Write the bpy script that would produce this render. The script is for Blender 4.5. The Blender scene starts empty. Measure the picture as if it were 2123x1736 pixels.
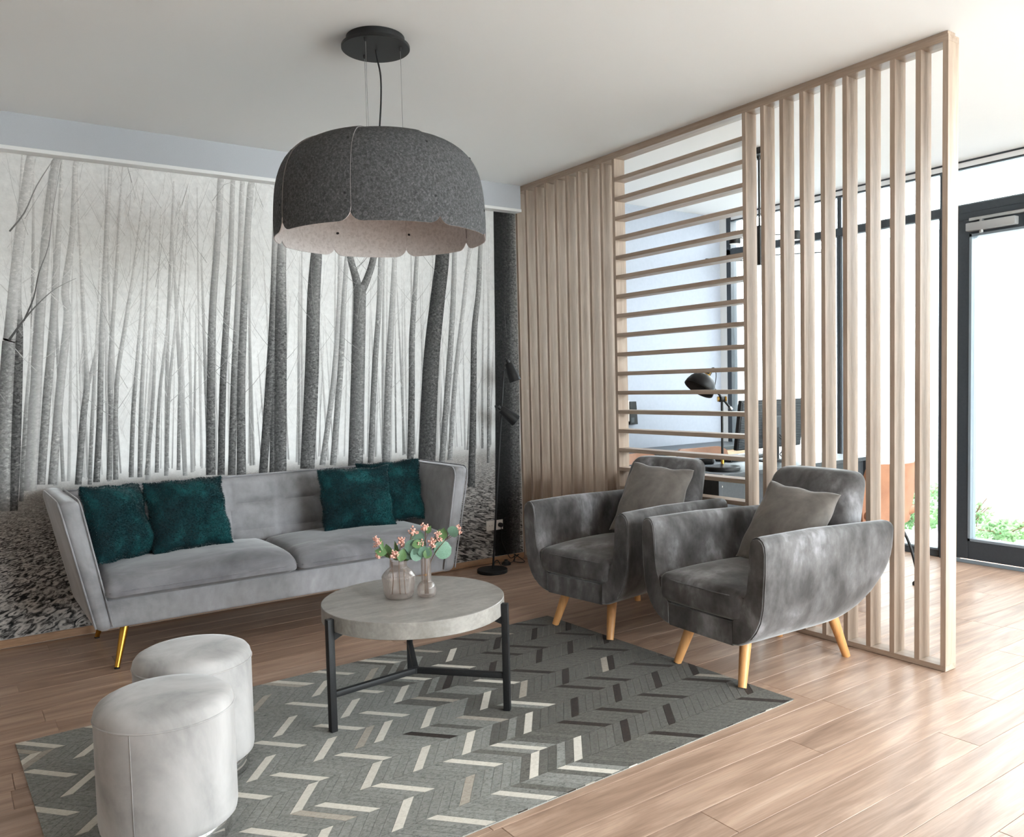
import bpy, bmesh, math, random
from mathutils import Vector, Matrix
import numpy as np

SC = bpy.context.scene
COL = SC.collection
R = math.radians

# ------------------------------------------------------------------ camera
YAW, PITCH, ROLL = 0.6086, -0.0553, -0.0248
cd = bpy.data.cameras.new('camera'); cam = bpy.data.objects.new('camera', cd); COL.objects.link(cam)
fw = Vector((math.sin(YAW)*math.cos(PITCH), math.cos(YAW)*math.cos(PITCH), math.sin(PITCH)))
rt = Vector((math.cos(YAW), -math.sin(YAW), 0)); up = rt.cross(fw)
r2 = rt*math.cos(ROLL) + up*math.sin(ROLL); u2 = -rt*math.sin(ROLL) + up*math.cos(ROLL)
mw = Matrix((r2, u2, -fw)).transposed().to_4x4(); mw.translation = (0, 0, 1.2845)
cam.matrix_world = mw
cd.sensor_fit = 'HORIZONTAL'; cd.sensor_width = 36.0
cd.lens = 36.0*1694.82/2123.0
cd.shift_x = 0.0; cd.shift_y = (890.585-868.0)/2123.0
cd.clip_start = 0.05
SC.camera = cam

# ------------------------------------------------------------------ world / light / exposure
W = bpy.data.worlds.new('world'); SC.world = W; W.use_nodes = True
bg = W.node_tree.nodes['Background']
bg.inputs[0].default_value = (0.895, 0.955, 1.0, 1); bg.inputs[1].default_value = 11.0
def portal(name, loc, rot, sx, sy):
    ld = bpy.data.lights.new(name, 'AREA'); ld.shape = 'RECTANGLE'; ld.size = sx; ld.size_y = sy
    ld.cycles.is_portal = True
    o = bpy.data.objects.new(name, ld); COL.objects.link(o); o.location = loc; o.rotation_euler = rot
    return o
portal('window_portal', (5.76, 1.45, 1.35), (0, R(90), 0), 2.66, 6.7)
portal('window_portal', (3.7, -1.92, 1.4), (R(90), 0, 0), 3.8, 2.4)
SC.view_settings.view_transform = 'Standard'; SC.view_settings.look = 'None'
SC.view_settings.gamma = 1.0; SC.view_settings.use_curve_mapping = False
SC.view_settings.exposure = 1.03
SC.cycles.use_denoising = True
SC.cycles.max_bounces = 10; SC.cycles.diffuse_bounces = 6; SC.cycles.glossy_bounces = 4
SC.cycles.transparent_max_bounces = 16; SC.cycles.transmission_bounces = 6
SC.cycles.sample_clamp_indirect = 6.0
SC.cycles.caustics_reflective = False; SC.cycles.caustics_refractive = False

# ------------------------------------------------------------------ room numbers (metres)
H = 2.70; XP = 3.479; YE = 1.779; YB = 4.814; YW = 4.884; XW = 5.693
XL = -2.4; YF = -1.9

# ------------------------------------------------------------------ material helpers
def lin(c):
    c = c/255.0
    return c/12.92 if c <= 0.04045 else ((c+0.055)/1.055)**2.4
def S(r, g=None, b=None):
    if g is None: g = b = r
    return (lin(r), lin(g), lin(b), 1.0)
def new_mat(name):
    m = bpy.data.materials.new(name); m.use_nodes = True
    nt = m.node_tree
    return m, nt, nt.nodes['Principled BSDF']
def N(nt, t, **kw):
    n = nt.nodes.new(t)
    for k, v in kw.items(): setattr(n, k, v)
    return n
def plain(name, col, rough=0.5, metal=0.0, spec=0.5, sheen=0.0, coat=0.0):
    m, nt, b = new_mat(name)
    b.inputs['Base Color'].default_value = col; b.inputs['Roughness'].default_value = rough
    b.inputs['Metallic'].default_value = metal; b.inputs['Specular IOR Level'].default_value = spec
    b.inputs['Sheen Weight'].default_value = sheen; b.inputs['Coat Weight'].default_value = coat
    return m
def ramp(nt, stops):
    r = N(nt, 'ShaderNodeValToRGB'); e = r.color_ramp.elements
    while len(e) < len(stops): e.new(0.5)
    for i, (p, c) in enumerate(stops): e[i].position = p; e[i].color = c
    return r
def noise_mat(name, stops, scale, stretch=(1, 1, 1), detail=5, distort=0.0, rough=0.6, bump=0.0, bscale=None,
              sheen=0.0, spec=0.5, rand=0.0, fine=None, metal=0.0, nrough=0.55, bdist=0.01, coat=0.0):
    """noise -> ramp -> base colour, with an optional fine noise multiplied on and a bump."""
    m, nt, b = new_mat(name); L = nt.links.new
    tc = N(nt, 'ShaderNodeTexCoord'); mp = N(nt, 'ShaderNodeMapping'); mp.inputs['Scale'].default_value = stretch
    vec = tc.outputs['Object']
    if rand:
        oi = N(nt, 'ShaderNodeObjectInfo'); mu = N(nt, 'ShaderNodeMath', operation='MULTIPLY'); mu.inputs[1].default_value = 37.0
        L(oi.outputs['Random'], mu.inputs[0]); ad = N(nt, 'ShaderNodeVectorMath', operation='ADD')
        L(vec, ad.inputs[0]); L(mu.outputs[0], ad.inputs[1]); vec = ad.outputs[0]
    L(vec, mp.inputs['Vector'])
    no = N(nt, 'ShaderNodeTexNoise'); no.inputs['Scale'].default_value = scale; no.inputs['Detail'].default_value = detail
    no.inputs['Distortion'].default_value = distort; no.inputs['Roughness'].default_value = nrough
    L(mp.outputs[0], no.inputs['Vector'])
    rp = ramp(nt, stops); L(no.outputs['Fac'], rp.inputs[0]); out = rp.outputs[0]
    if fine:
        fs, fst, lo, hi = fine
        mp2 = N(nt, 'ShaderNodeMapping'); mp2.inputs['Scale'].default_value = fst; L(vec, mp2.inputs['Vector'])
        n2 = N(nt, 'ShaderNodeTexNoise'); n2.inputs['Scale'].default_value = fs; n2.inputs['Detail'].default_value = 4
        L(mp2.outputs[0], n2.inputs['Vector'])
        r2_ = ramp(nt, [(0.3, (lo, lo, lo, 1)), (0.7, (hi, hi, hi, 1))]); L(n2.outputs['Fac'], r2_.inputs[0])
        mx = N(nt, 'ShaderNodeMix', data_type='RGBA', blend_type='MULTIPLY'); mx.inputs[0].default_value = 1.0
        L(out, mx.inputs[6]); L(r2_.outputs[0], mx.inputs[7]); out = mx.outputs[2]
    if rand:
        hs = N(nt, 'ShaderNodeHueSaturation'); mr = N(nt, 'ShaderNodeMapRange')
        mr.inputs['To Min'].default_value = 1-rand; mr.inputs['To Max'].default_value = 1+rand
        L(oi.outputs['Random'], mr.inputs[0]); L(mr.outputs[0], hs.inputs['Value']); L(out, hs.inputs['Color']); out = hs.outputs[0]
    L(out, b.inputs['Base Color'])
    b.inputs['Roughness'].default_value = rough; b.inputs['Specular IOR Level'].default_value = spec
    b.inputs['Sheen Weight'].default_value = sheen; b.inputs['Metallic'].default_value = metal; b.inputs['Coat Weight'].default_value = coat
    b.inputs['Sheen Roughness'].default_value = 0.35
    if bump:
        bn = N(nt, 'ShaderNodeTexNoise'); bn.inputs['Scale'].default_value = bscale or scale; bn.inputs['Detail'].default_value = 4
        L(mp.outputs[0], bn.inputs['Vector'])
        bp = N(nt, 'ShaderNodeBump'); bp.inputs['Strength'].default_value = bump; bp.inputs['Distance'].default_value = bdist
        L(bn.outputs['Fac'], bp.inputs['Height']); L(bp.outputs[0], b.inputs['Normal'])
    return m
def glass_mat(name, tint=(1, 1, 1, 1), refl=1.0, rough=0.0):
    m = bpy.data.materials.new(name); m.use_nodes = True; nt = m.node_tree; nt.nodes.clear(); L = nt.links.new
    out = N(nt, 'ShaderNodeOutputMaterial'); tr = N(nt, 'ShaderNodeBsdfTransparent'); tr.inputs[0].default_value = tint
    gl = N(nt, 'ShaderNodeBsdfGlossy'); gl.inputs['Roughness'].default_value = rough
    fr = N(nt, 'ShaderNodeFresnel'); fr.inputs['IOR'].default_value = 1.45
    mu = N(nt, 'ShaderNodeMath', operation='MULTIPLY'); mu.inputs[1].default_value = refl; L(fr.outputs[0], mu.inputs[0])
    mx = N(nt, 'ShaderNodeMixShader'); L(mu.outputs[0], mx.inputs[0]); L(tr.outputs[0], mx.inputs[1]); L(gl.outputs[0], mx.inputs[2])
    L(mx.outputs[0], out.inputs[0])
    return m

# ------------------------------------------------------------------ mesh helpers
def link(name, verts, faces, mat, parent=None, smooth=None, mats=None, midx=None):
    me = bpy.data.meshes.new(name); me.from_pydata([tuple(v) for v in verts], [], [tuple(f) for f in faces]); me.validate()
    if mats:
        for x in mats: me.materials.append(x)
        if midx is not None: me.polygons.foreach_set('material_index', midx)
    elif mat: me.materials.append(mat)
    o = bpy.data.objects.new(name, me); COL.objects.link(o)
    if parent: o.parent = parent
    if smooth is not None: shade(me, smooth)
    me.update()
    return o
def shade(me, ang):
    """smooth faces, edges sharper than ang degrees stay sharp"""
    me.polygons.foreach_set('use_smooth', [True]*len(me.polygons))
    if ang < 179:
        bm = bmesh.new(); bm.from_mesh(me); lim = R(ang)
        for e in bm.edges:
            if len(e.link_faces) == 2 and e.calc_face_angle(0) > lim: e.smooth = False
        bm.to_mesh(me); bm.free()
class MB:
    """collects shapes for ONE mesh"""
    def __init__(s): s.v = []; s.f = []
    def add(s, v, f):
        n = len(s.v); s.v += [tuple(p) for p in v]; s.f += [tuple(i+n for i in q) for q in f]; return s
    def box(s, x0, x1, y0, y1, z0, z1, ch=0.0):
        if ch <= 0:
            v = [(x, y, z) for z in (z0, z1) for y in (y0, y1) for x in (x0, x1)]
            return s.add(v, [(0, 2, 3, 1), (4, 5, 7, 6), (0, 1, 5, 4), (2, 6, 7, 3), (0, 4, 6, 2), (1, 3, 7, 5)])
        bm = bmesh.new(); bmesh.ops.create_cube(bm, size=1)
        for q in bm.verts: q.co = ((x0+x1)/2+q.co.x*(x1-x0), (y0+y1)/2+q.co.y*(y1-y0), (z0+z1)/2+q.co.z*(z1-z0))
        bmesh.ops.bevel(bm, geom=bm.edges[:], offset=ch, segments=2, affect='EDGES', profile=0.5)
        bm.verts.index_update(); s.add([q.co[:] for q in bm.verts], [[q.index for q in f.verts] for f in bm.faces]); bm.free(); return s
    def tube(s, pts, rad, n=12, cap=True):
        pts = [Vector(p) for p in pts]; k = len(pts)
        if not isinstance(rad, (list, tuple)): rad = [rad]*k
        base = len(s.v); t0 = (pts[1]-pts[0]).normalized()
        a = t0.orthogonal().normalized()
        for i, p in enumerate(pts):
            t = (pts[min(i+1, k-1)]-pts[max(i-1, 0)]).normalized()
            a = (a - t*a.dot(t)); a = a.normalized() if a.length > 1e-6 else t.orthogonal().normalized()
            b = t.cross(a)
            for j in range(n):
                th = 2*math.pi*j/n; s.v.append(tuple(p + (a*math.cos(th)+b*math.sin(th))*rad[i]))
        for i in range(k-1):
            for j in range(n):
                s.f.append((base+i*n+j, base+i*n+(j+1) % n, base+(i+1)*n+(j+1) % n, base+(i+1)*n+j))
        if cap:
            s.f.append(tuple(base+j for j in reversed(range(n)))); s.f.append(tuple(base+(k-1)*n+j for j in range(n)))
        return s
    def lathe(s, prof, n=48, c=(0, 0, 0), rib=None, cap=True):
        base = len(s.v); k = len(prof)
        for i, (r, z) in enumerate(prof):
            for j in range(n):
                th = 2*math.pi*j/n; rr = r
                if rib: rr = r*(1+rib[1]*rib[2](z)*math.cos(rib[0]*th))
                s.v.append((c[0]+rr*math.cos(th), c[1]+rr*math.sin(th), c[2]+z))
        for i in range(k-1):
            for j in range(n):
                s.f.append((base+i*n+j, base+i*n+(j+1) % n, base+(i+1)*n+(j+1) % n, base+(i+1)*n+j))
        if cap:
            s.f.append(tuple(base+j for j in reversed(range(n)))); s.f.append(tuple(base+(k-1)*n+j for j in range(n)))
        return s
    def rbox(s, sx, sy, sz, r, c=(0, 0, 0), flat=4, fn=None):
        """rounded box centred at c; fn deforms each vertex (x,y,z)->(x,y,z) in local, box-centred space"""
        h = (sx/2, sy/2, sz/2)
        def samp(hh):
            rr = min(r, hh*0.999); a = [-hh, -hh+rr*.08, -hh+rr*.3, -hh+rr*.62, -hh+rr]
            m = [(-hh+rr)+(2*hh-2*rr)*i/flat for i in range(1, flat)]
            return a+m+[-x for x in reversed(a)]
        sm = [samp(x) for x in h]; idx = {}; base = len(s.v)
        def vert(p):
            inn = [max(-(h[i]-min(r, h[i]*.999)), min(h[i]-min(r, h[i]*.999), p[i])) for i in range(3)]
            d = Vector([p[i]-inn[i] for i in range(3)])
            rr = min(r, *[x*.999 for x in h]) if False else r
            q = Vector(inn)
            if d.length > 1e-9:
                d.normalize(); q = q+Vector([d[i]*min(r, h[i]*.999) for i in range(3)])
            if fn: q = Vector(fn(q.x, q.y, q.z))
            key = tuple(round(x, 5) for x in p)
            if key not in idx:
                idx[key] = len(s.v); s.v.append((q.x+c[0], q.y+c[1], q.z+c[2]))
            return idx[key]
        for ax in range(3):
            a, b = [(1, 2), (2, 0), (0, 1)][ax]
            for sg in (-1, 1):
                A, B = sm[a], sm[b]
                for i in range(len(A)-1):
                    for j in range(len(B)-1):
                        q = []
                        for (ii, jj) in ((i, j), (i+1, j), (i+1, j+1), (i, j+1)):
                            p = [0, 0, 0]; p[ax] = sg*h[ax]; p[a] = A[ii]; p[b] = B[jj]; q.append(vert(p))
                        if sg < 0: q.reverse()
                        if len(set(q)) >= 3: s.f.append(tuple(dict.fromkeys(q)))
        return s
    def loft(s, rings, closed=True, cap=True):
        base = len(s.v); n = len(rings[0])
        for r_ in rings: s.v += [tuple(p) for p in r_]
        for i in range(len(rings)-1):
            for j in range(n if closed else n-1):
                s.f.append((base+i*n+j, base+i*n+(j+1) % n, base+(i+1)*n+(j+1) % n, base+(i+1)*n+j))
        if cap:
            s.f.append(tuple(base+j for j in reversed(range(n)))); s.f.append(tuple(base+(len(rings)-1)*n+j for j in range(n)))
        return s
    def xf(s, m, start=0):
        for i in range(start, len(s.v)): s.v[i] = tuple(m @ Vector(s.v[i]))
        return s
    def build(s, name, mat, parent=None, smooth=None, fix=False):
        o = link(name, s.v, s.f, mat, parent, None)
        if fix:
            bm = bmesh.new(); bm.from_mesh(o.data); bmesh.ops.recalc_face_normals(bm, faces=bm.faces[:]); bm.to_mesh(o.data); bm.free()
        if smooth is not None: shade(o.data, smooth)
        return o
def thing(name, label, cat, loc=(0, 0, 0), rz=0.0, group=None):
    o = bpy.data.objects.new(name, None); COL.objects.link(o); o.empty_display_size = 0.1
    o.location = loc; o.rotation_euler = (0, 0, rz)
    o['label'] = label; o['category'] = cat
    if group: o['group'] = group
    return o
def tag(o, label, cat=None, group=None, kind=None):
    o['label'] = label
    if cat: o['category'] = cat
    if group: o['group'] = group
    if kind: o['kind'] = kind
    return o
def copy_tree(o, parent=None):
    c = o.copy(); COL.objects.link(c); c.parent = parent
    for ch in list(o.children): copy_tree(ch, c)
    return c
def bez(p0, p1, p2, p3, n=12):
    p0, p1, p2, p3 = map(Vector, (p0, p1, p2, p3)); o = []
    for i in range(n+1):
        t = i/n; o.append(p0*(1-t)**3+p1*3*t*(1-t)**2+p2*3*t*t*(1-t)+p3*t**3)
    return o
def catmull(pts, n=6):
    pts = [Vector(p) for p in pts]; o = []
    for i in range(len(pts)-1):
        a, b, c, d = pts[max(i-1, 0)], pts[i], pts[i+1], pts[min(i+2, len(pts)-1)]
        for k in range(n):
            t = k/n; o.append(.5*((2*b)+(c-a)*t+(2*a-5*b+4*c-d)*t*t+(3*b-a-3*c+d)*t**3))
    o.append(pts[-1]); return o

# ------------------------------------------------------------------ materials
M_ceil = plain('ceiling_paint', S(243, 243, 243), 0.9, spec=0.2)
M_wall = noise_mat('wall_paint', [(0.3, S(172, 178, 189)), (0.7, S(177, 183, 194))], 40, rough=0.85, spec=0.2)
M_white = plain('white_wall_paint', S(232, 231, 228), 0.9, spec=0.2)
M_beam = noise_mat('beam_paint', [(0.3, S(186, 189, 195)), (0.7, S(191, 194, 200))], 300, rough=0.85, bump=0.05, bdist=0.002)
M_strip = plain('white_strip', S(235, 235, 235), 0.5)
M_base = noise_mat('baseboard_wood', [(0.3, S(148, 112, 84)), (0.7, S(178, 140, 108))], 6, (3, 30, 40), rough=0.45)
def wood_mat(name, axis):
    st = {'z': (16, 16, 0.9), 'y': (16, 0.9, 16)}[axis]; fs = {'z': (1, 1, 0.05), 'y': (1, 0.05, 1)}[axis]
    return noise_mat(name, [(0.25, S(152, 130, 113)), (0.55, S(175, 155, 138)), (0.8, S(187, 169, 154))], 1.6, st, 6, 0.7, rough=0.5,
                     fine=(220, fs, 0.86, 1.06), rand=0.04, bump=0.15, bscale=10, bdist=0.001)
M_slat_v = wood_mat('oak_veneer_upright', 'z'); M_slat_h = wood_mat('oak_veneer_lying', 'y')
def plank_mat():
    m = noise_mat('laminate_oak', [(0.22, S(134, 108, 92)), (0.45, S(164, 135, 116)), (0.62, S(184, 155, 135)), (0.82, S(202, 176, 157))],
                  1.3, (0.8, 7.5, 1), 5, 1.6, rough=0.34, rand=0.06, fine=(20, (0.35, 9, 1), 0.84, 1.06), bump=0.05, bscale=9, bdist=0.002, spec=0.32)
    return m
M_plank = plank_mat()
M_sub = plain('floor_underlay', S(172, 140, 116), 0.5)
M_dark = noise_mat('anthracite_frame', [(0.3, S(50, 56, 62)), (0.7, S(56, 62, 68))], 60, rough=0.45)
M_bead = plain('grey_bead', S(120, 130, 138), 0.4)
M_pane = glass_mat('window_glass', (0.97, 0.985, 0.98, 1), 0.6)
M_alu = plain('silver_housing', S(168, 168, 168), 0.4, 0.3)
M_stucco = noise_mat('stucco', [(0.3, S(196, 202, 203)), (0.7, S(212, 217, 218))], 120, rough=0.95, bump=0.7, bscale=70, bdist=0.02)
M_ground = noise_mat('gravel', [(0.3, S(185, 183, 178)), (0.7, S(220, 218, 213))], 50, rough=0.95)
M_black = noise_mat('black_metal', [(0.3, S(24, 24, 25)), (0.7, S(32, 32, 33))], 200, rough=0.5, bump=0.06, bdist=0.001, spec=0.35)
M_rubber = plain('black_rubber', S(22, 22, 23), 0.7)
M_brass = plain('brass', S(205, 160, 70), 0.28, 1.0)
M_gold = plain('gold_leg', S(190, 138, 58), 0.3, 1.0)
M_chrome = plain('chrome', S(215, 215, 215), 0.06, 1.0)
M_steel = plain('steel_wire', S(150, 150, 150), 0.35, 0.8)
M_plastic = plain('white_plastic', S(226, 218, 210), 0.35)
M_velvet_sofa = noise_mat('grey_velvet', [(0.3, S(118, 116, 118)), (0.48, S(142, 140, 142)), (0.62, S(154, 152, 155)), (0.74, S(170, 168, 171))], 3.6, (1, 1, 1), 8, .4,
                          rough=0.75, sheen=0.5, fine=(26, (1, 1, 0.6), 0.88, 1.05), bump=0.12, bscale=18, bdist=0.004, spec=0.25, nrough=0.62)
M_velvet_seat = noise_mat('grey_velvet_seat', [(0.3, S(98, 97, 99)), (0.52, S(116, 114, 117)), (0.66, S(132, 130, 133)), (0.76, S(160, 158, 161))], 3.5, (0.7, 1.4, 1), 6, 1.5,
                          rough=0.75, sheen=0.45, fine=(24, (1, 1, 1), 0.9, 1.05), bump=0.12, bscale=16, bdist=0.004, spec=0.25)
M_velvet_dark = noise_mat('dark_velvet', [(0.34, S(60, 57, 56)), (0.47, S(86, 83, 82)), (0.56, S(104, 101, 101)), (0.68, S(146, 144, 146))], 6.0, (1, 1, .7), 8, .15,
                          rough=0.7, sheen=0.5, fine=(22, (1, 1, 0.4), 0.72, 1.12), bump=0.25, bscale=16, bdist=0.005, spec=0.25, nrough=0.6, rand=0.02)
M_velvet_pillow = noise_mat('taupe_velvet', [(0.3, S(100, 94, 89)), (0.55, S(122, 115, 109)), (0.75, S(144, 137, 131))], 5, (1, 1, 1), 6, 1.0,
                          rough=0.75, sheen=0.4, bump=0.2, bscale=14, bdist=0.004, spec=0.2, fine=(40, (1, 1, 1), 0.9, 1.05))
M_velvet_pouf = noise_mat('pale_velvet', [(0.32, S(148, 145, 143)), (0.48, S(174, 170, 168)), (0.62, S(188, 184, 182)), (0.74, S(206, 202, 200))], 4.5, (1, 1, 0.6), 9, .6,
                          rough=0.75, sheen=0.4, bump=0.06, bscale=14, bdist=0.003, spec=0.2, nrough=0.6)
M_seam = plain('piping_thread', S(120, 118, 118), 0.8)
M_fur = noise_mat('green_fur', [(0.3, S(3, 26, 31)), (0.52, S(7, 47, 51)), (0.76, S(26, 86, 88))], 8, (1, 1, 1), 7, .3, rough=0.8, sheen=0.35,
                  fine=(150, (1, 1, 1), 0.62, 1.25), bump=0.4, bscale=60, bdist=0.006, spec=0.15)
M_beech = noise_mat('beech_leg', [(0.3, S(196, 136, 78)), (0.7, S(222, 166, 108))], 2.5, (9, 9, 1), 5, 1, rough=0.42, fine=(60, (1, 1, 0.1), 0.9, 1.05))
M_concrete = noise_mat('concrete_laminate', [(0.3, S(126, 121, 115)), (0.5, S(148, 143, 137)), (0.72, S(170, 165, 159))], 7, (0.6, 2.0, 1.2), 9, 0.8,
                       rough=0.34, fine=(60, (1, 1, 1), 0.86, 1.05), nrough=0.68)
M_felt_out = noise_mat('dark_felt', [(0.3, S(54, 54, 55)), (0.5, S(78, 78, 79)), (0.72, S(112, 112, 113))], 110, (1, 1, 1), 6, 0.6, rough=0.95, bump=0.3, bscale=160, bdist=0.003, spec=0.1, nrough=0.7)
M_felt_in = noise_mat('light_felt', [(0.3, S(190, 180, 178)), (0.5, S(212, 204, 202)), (0.72, S(226, 219, 217))], 70, (1, 1, 1), 6, 0.6, rough=0.95, bump=0.2, bscale=160, bdist=0.003, spec=0.1, nrough=0.7)
M_felt_edge = plain('felt_edge', S(138, 132, 130), 0.95, spec=0.1)
M_vase = glass_mat('tinted_glass', (0.975, 0.955, 0.945, 1), .7, 0.05)
_nt = M_vase.node_tree; _o = [n for n in _nt.nodes if n.type == 'OUTPUT_MATERIAL'][0]; _m = [n for n in _nt.nodes if n.type == 'MIX_SHADER'][0]
_d = N(_nt, 'ShaderNodeBsdfDiffuse'); _d.inputs[0].default_value = S(236, 222, 214); _t = N(_nt, 'ShaderNodeBsdfTranslucent'); _t.inputs[0].default_value = S(236, 222, 214)
_ms = N(_nt, 'ShaderNodeMixShader'); _ms.inputs[0].default_value = .5; _nt.links.new(_d.outputs[0], _ms.inputs[1]); _nt.links.new(_t.outputs[0], _ms.inputs[2])
_m2 = N(_nt, 'ShaderNodeMixShader'); _m2.inputs[0].default_value = .09; _nt.links.new(_m.outputs[0], _m2.inputs[1]); _nt.links.new(_ms.outputs[0], _m2.inputs[2]); _nt.links.new(_m2.outputs[0], _o.inputs[0])
M_leaf = noise_mat('eucalyptus_leaf', [(0.3, S(84, 122, 100)), (0.7, S(128, 160, 140))], 30, rough=0.55, rand=0.12)
M_leaf2 = noise_mat('green_leaf', [(0.3, S(70, 100, 62)), (0.7, S(112, 146, 92))], 30, rough=0.5, rand=0.12)
M_stem = plain('brown_stem', S(98, 72, 48), 0.7)
M_blossom = noise_mat('peach_blossom', [(0.3, S(216, 150, 132)), (0.7, S(242, 198, 182))], 120, rough=0.8)
M_ivy = noise_mat('ivy_leaf', [(0.3, S(70, 110, 62)), (0.7, S(130, 165, 108))], 4, rough=0.6, detail=2)
M_desk = noise_mat('anthracite_board', [(0.3, S(54, 58, 62)), (0.7, S(64, 68, 72))], 50, rough=0.4)
M_oak = noise_mat('oak_front', [(0.3, S(186, 160, 130)), (0.55, S(208, 184, 154)), (0.8, S(220, 200, 172))], 2, (1.2, 5, 9), 6, 1.2, rough=0.5)
M_tan = noise_mat('tan_leather', [(0.3, S(146, 100, 74)), (0.7, S(168, 120, 90))], 9, rough=0.5, bump=0.1, bscale=120, bdist=0.001)
M_rug_back = noise_mat('rug_stitching', [(0.3, S(158, 156, 150)), (0.7, S(182, 180, 174))], 80, rough=0.95, spec=0.1)
def hide(name, a, b, c, rnd):
    return noise_mat(name, [(0.28, a), (0.5, b), (0.75, c)], 75, (1.0, 1.4, 1), 7, .8, rough=0.85, spec=0.2, sheen=0.08, rand=rnd, nrough=0.72, bump=0.25, bscale=140, bdist=0.002)
M_hide_l = hide('grey_hide', S(84, 84, 80), S(136, 135, 130), S(158, 157, 152), 0.07)
M_hide_d = hide('charcoal_hide', S(66, 64, 60), S(100, 97, 91), S(124, 121, 114), 0.15)
M_hide_w = hide('cream_hide', S(192, 184, 172), S(212, 205, 194), S(224, 218, 208), 0.06)
M_hide_m = hide('beige_hide', S(146, 136, 124), S(170, 160, 148), S(188, 180, 170), 0.08)
M_hide_b = hide('brown_hide', S(34, 26, 22), S(50, 39, 33), S(76, 62, 52), 0.2)

# ------------------------------------------------------------------ room shell
def struct(o, label): return tag(o, label, kind='structure')
fl = struct(MB().box(XL, XW+0.1, YF, YW+0.1, -0.12, -0.004).build('floor', M_sub), 'light brown oak laminate floor of the lounge')
PW, PL = 0.1443, 1.54
random.seed(4)
def plank_mesh(l):
    g = 0.0006; c = 0.0012
    v = []; f = []
    x0, x1, y0, y1 = g, l-g, g, PW-g
    for (d, z) in ((0, -0.004), (0, -c), (c, 0.0)):
        v += [(x0+d, y0+d, z), (x1-d, y0+d, z), (x1-d, y1-d, z), (x0+d, y1-d, z)]
    for k in (0, 4):
        for j in range(4): f.append((k+j, k+(j+1) % 4, k+4+(j+1) % 4, k+4+j))
    f.append((8, 9, 10, 11))
    me = bpy.data.meshes.new('plank'); me.from_pydata(v, [], f); me.materials.append(M_plank); return me
full_plank = plank_mesh(PL)
r0 = 1.4945; row = -14
while True:
    y = r0+row*PW
    if y+PW > YW+0.02: break
    off = {0: 1.79, -1: 2.871, 1: 2.404, 2: 2.81, 14: 0.307, 10: 0.122, 18: 0.214, 19: 0.623, 22: 0.386}.get(row, random.uniform(0, PL))
    x = off-math.ceil((off-XL)/PL)*PL
    while x < XW:
        a, b = max(x, XL), min(x+PL, XW)
        if b-a > 0.02:
            me = full_plank if (b-a) > PL-1e-4 else plank_mesh(b-a)
            o = bpy.data.objects.new('plank', me); COL.objects.link(o); o.location = (a, y, 0); o.parent = fl
        x += PL
    row += 1
struct(MB().box(XL-.15, XW+.25, YF-.15, YW+.15, H, H+.15).build('ceiling', M_ceil), 'plain white ceiling over the lounge and the office')
struct(MB().box(XL-.15, XP+.04, YW, YW+.15, -0.12, H).build('wall_back', M_white), 'white wall behind the forest mural')
struct(MB().box(XP+.04, XW+.2, YW, YW+.15, -0.12, H).build('wall_office', M_wall), 'pale blue grey office wall behind the sideboard')
struct(MB().box(XL-.15, XL, YF-.15, YW, -0.12, H).build('wall_left', M_white), 'plain white side wall of the lounge')
wf = MB().box(XL, 1.8, YF-.15, YF, -0.12, H).box(5.6, XW+.2, YF-.15, YF, -0.12, H).box(1.8, 5.6, YF-.15, YF, -0.12, 0.2).box(1.8, 5.6, YF-.15, YF, 2.6, H)
struct(wf.build('wall_front', M_white), 'white wall facing the mural, with an opening for the added window')
struct(MB().box(XW-.02, XW+.15, 4.812, YW, -0.12, H).build('wall_right', M_white), 'narrow white wall strip between office wall and glazing')
bm_ = struct(MB().box(XL, XP-.0, YB, YW, 2.534, H).build('trim_1', M_beam), 'blue grey boxed beam running above the forest mural')
MB().box(XL, XP+.004, YB-.004, YW-.002, 2.514, 2.534, 0.002).build('edge_strip', M_strip, bm_)
struct(MB().box(XL, XP-.002, YW-.014, YW, 0, 0.042, 0.003).build('baseboard_back', M_base), 'brown wooden baseboard under the forest mural')
struct(MB().box(XP+.11, XW-.04, YW-.012, YW, 0, 0.05, 0.003).build('baseboard_office', M_strip), 'white baseboard along the office wall')

# glazing in the right-hand wall (plane x = XW)
def window(name, label, y0, y1, z0, z1, t=0.045, d=0.06, bead=0.012, tb=None):
    b = MB(); x0, x1 = XW-.01, XW-.01+d
    tb = tb or t*1.3
    b.box(x0, x1, y0, y0+t, z0, z1, .003).box(x0, x1, y1-t, y1, z0, z1, .003).box(x0, x1, y0+t, y1-t, z0, z0+tb, .003).box(x0, x1, y0+t, y1-t, z1-t, z1, .003)
    o = struct(b.build(name, M_dark), label)
    bb = MB(); a0, a1, c0, c1 = y0+t, y1-t, z0+tb, z1-t
    xx0, xx1 = x0+.008, x1-.008
    bb.box(xx0, xx1, a0, a0+bead, c0, c1).box(xx0, xx1, a1-bead, a1, c0, c1).box(xx0, xx1, a0, a1, c0, c0+bead).box(xx0, xx1, a0, a1, c1-bead, c1)
    bb.build('glazing_bead', M_bead, o)
    MB().box(x0+.028, x0+.032, a0+bead, a1-bead, c0+bead, c1-bead).build('pane', M_pane, o)
    return o
TZ0, TZ1 = 2.35, 2.405
low = [(4.812, 3.73, 'tall fixed window pane in the far office corner'), (3.73, 2.945, 'tall fixed window pane beside the glass door')]
for i, (a, b, lab) in enumerate(low):
    window('window_%d' % (i+1), lab, b, a, 0.0, TZ0+.02, t=0.016, bead=.008, tb=.05)
tops = [(4.812, 3.73, 'top light above the far office window'), (3.73, 2.945, 'top light above the window beside the door'), (2.945, 1.75, 'top light above the glass door')]
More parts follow.
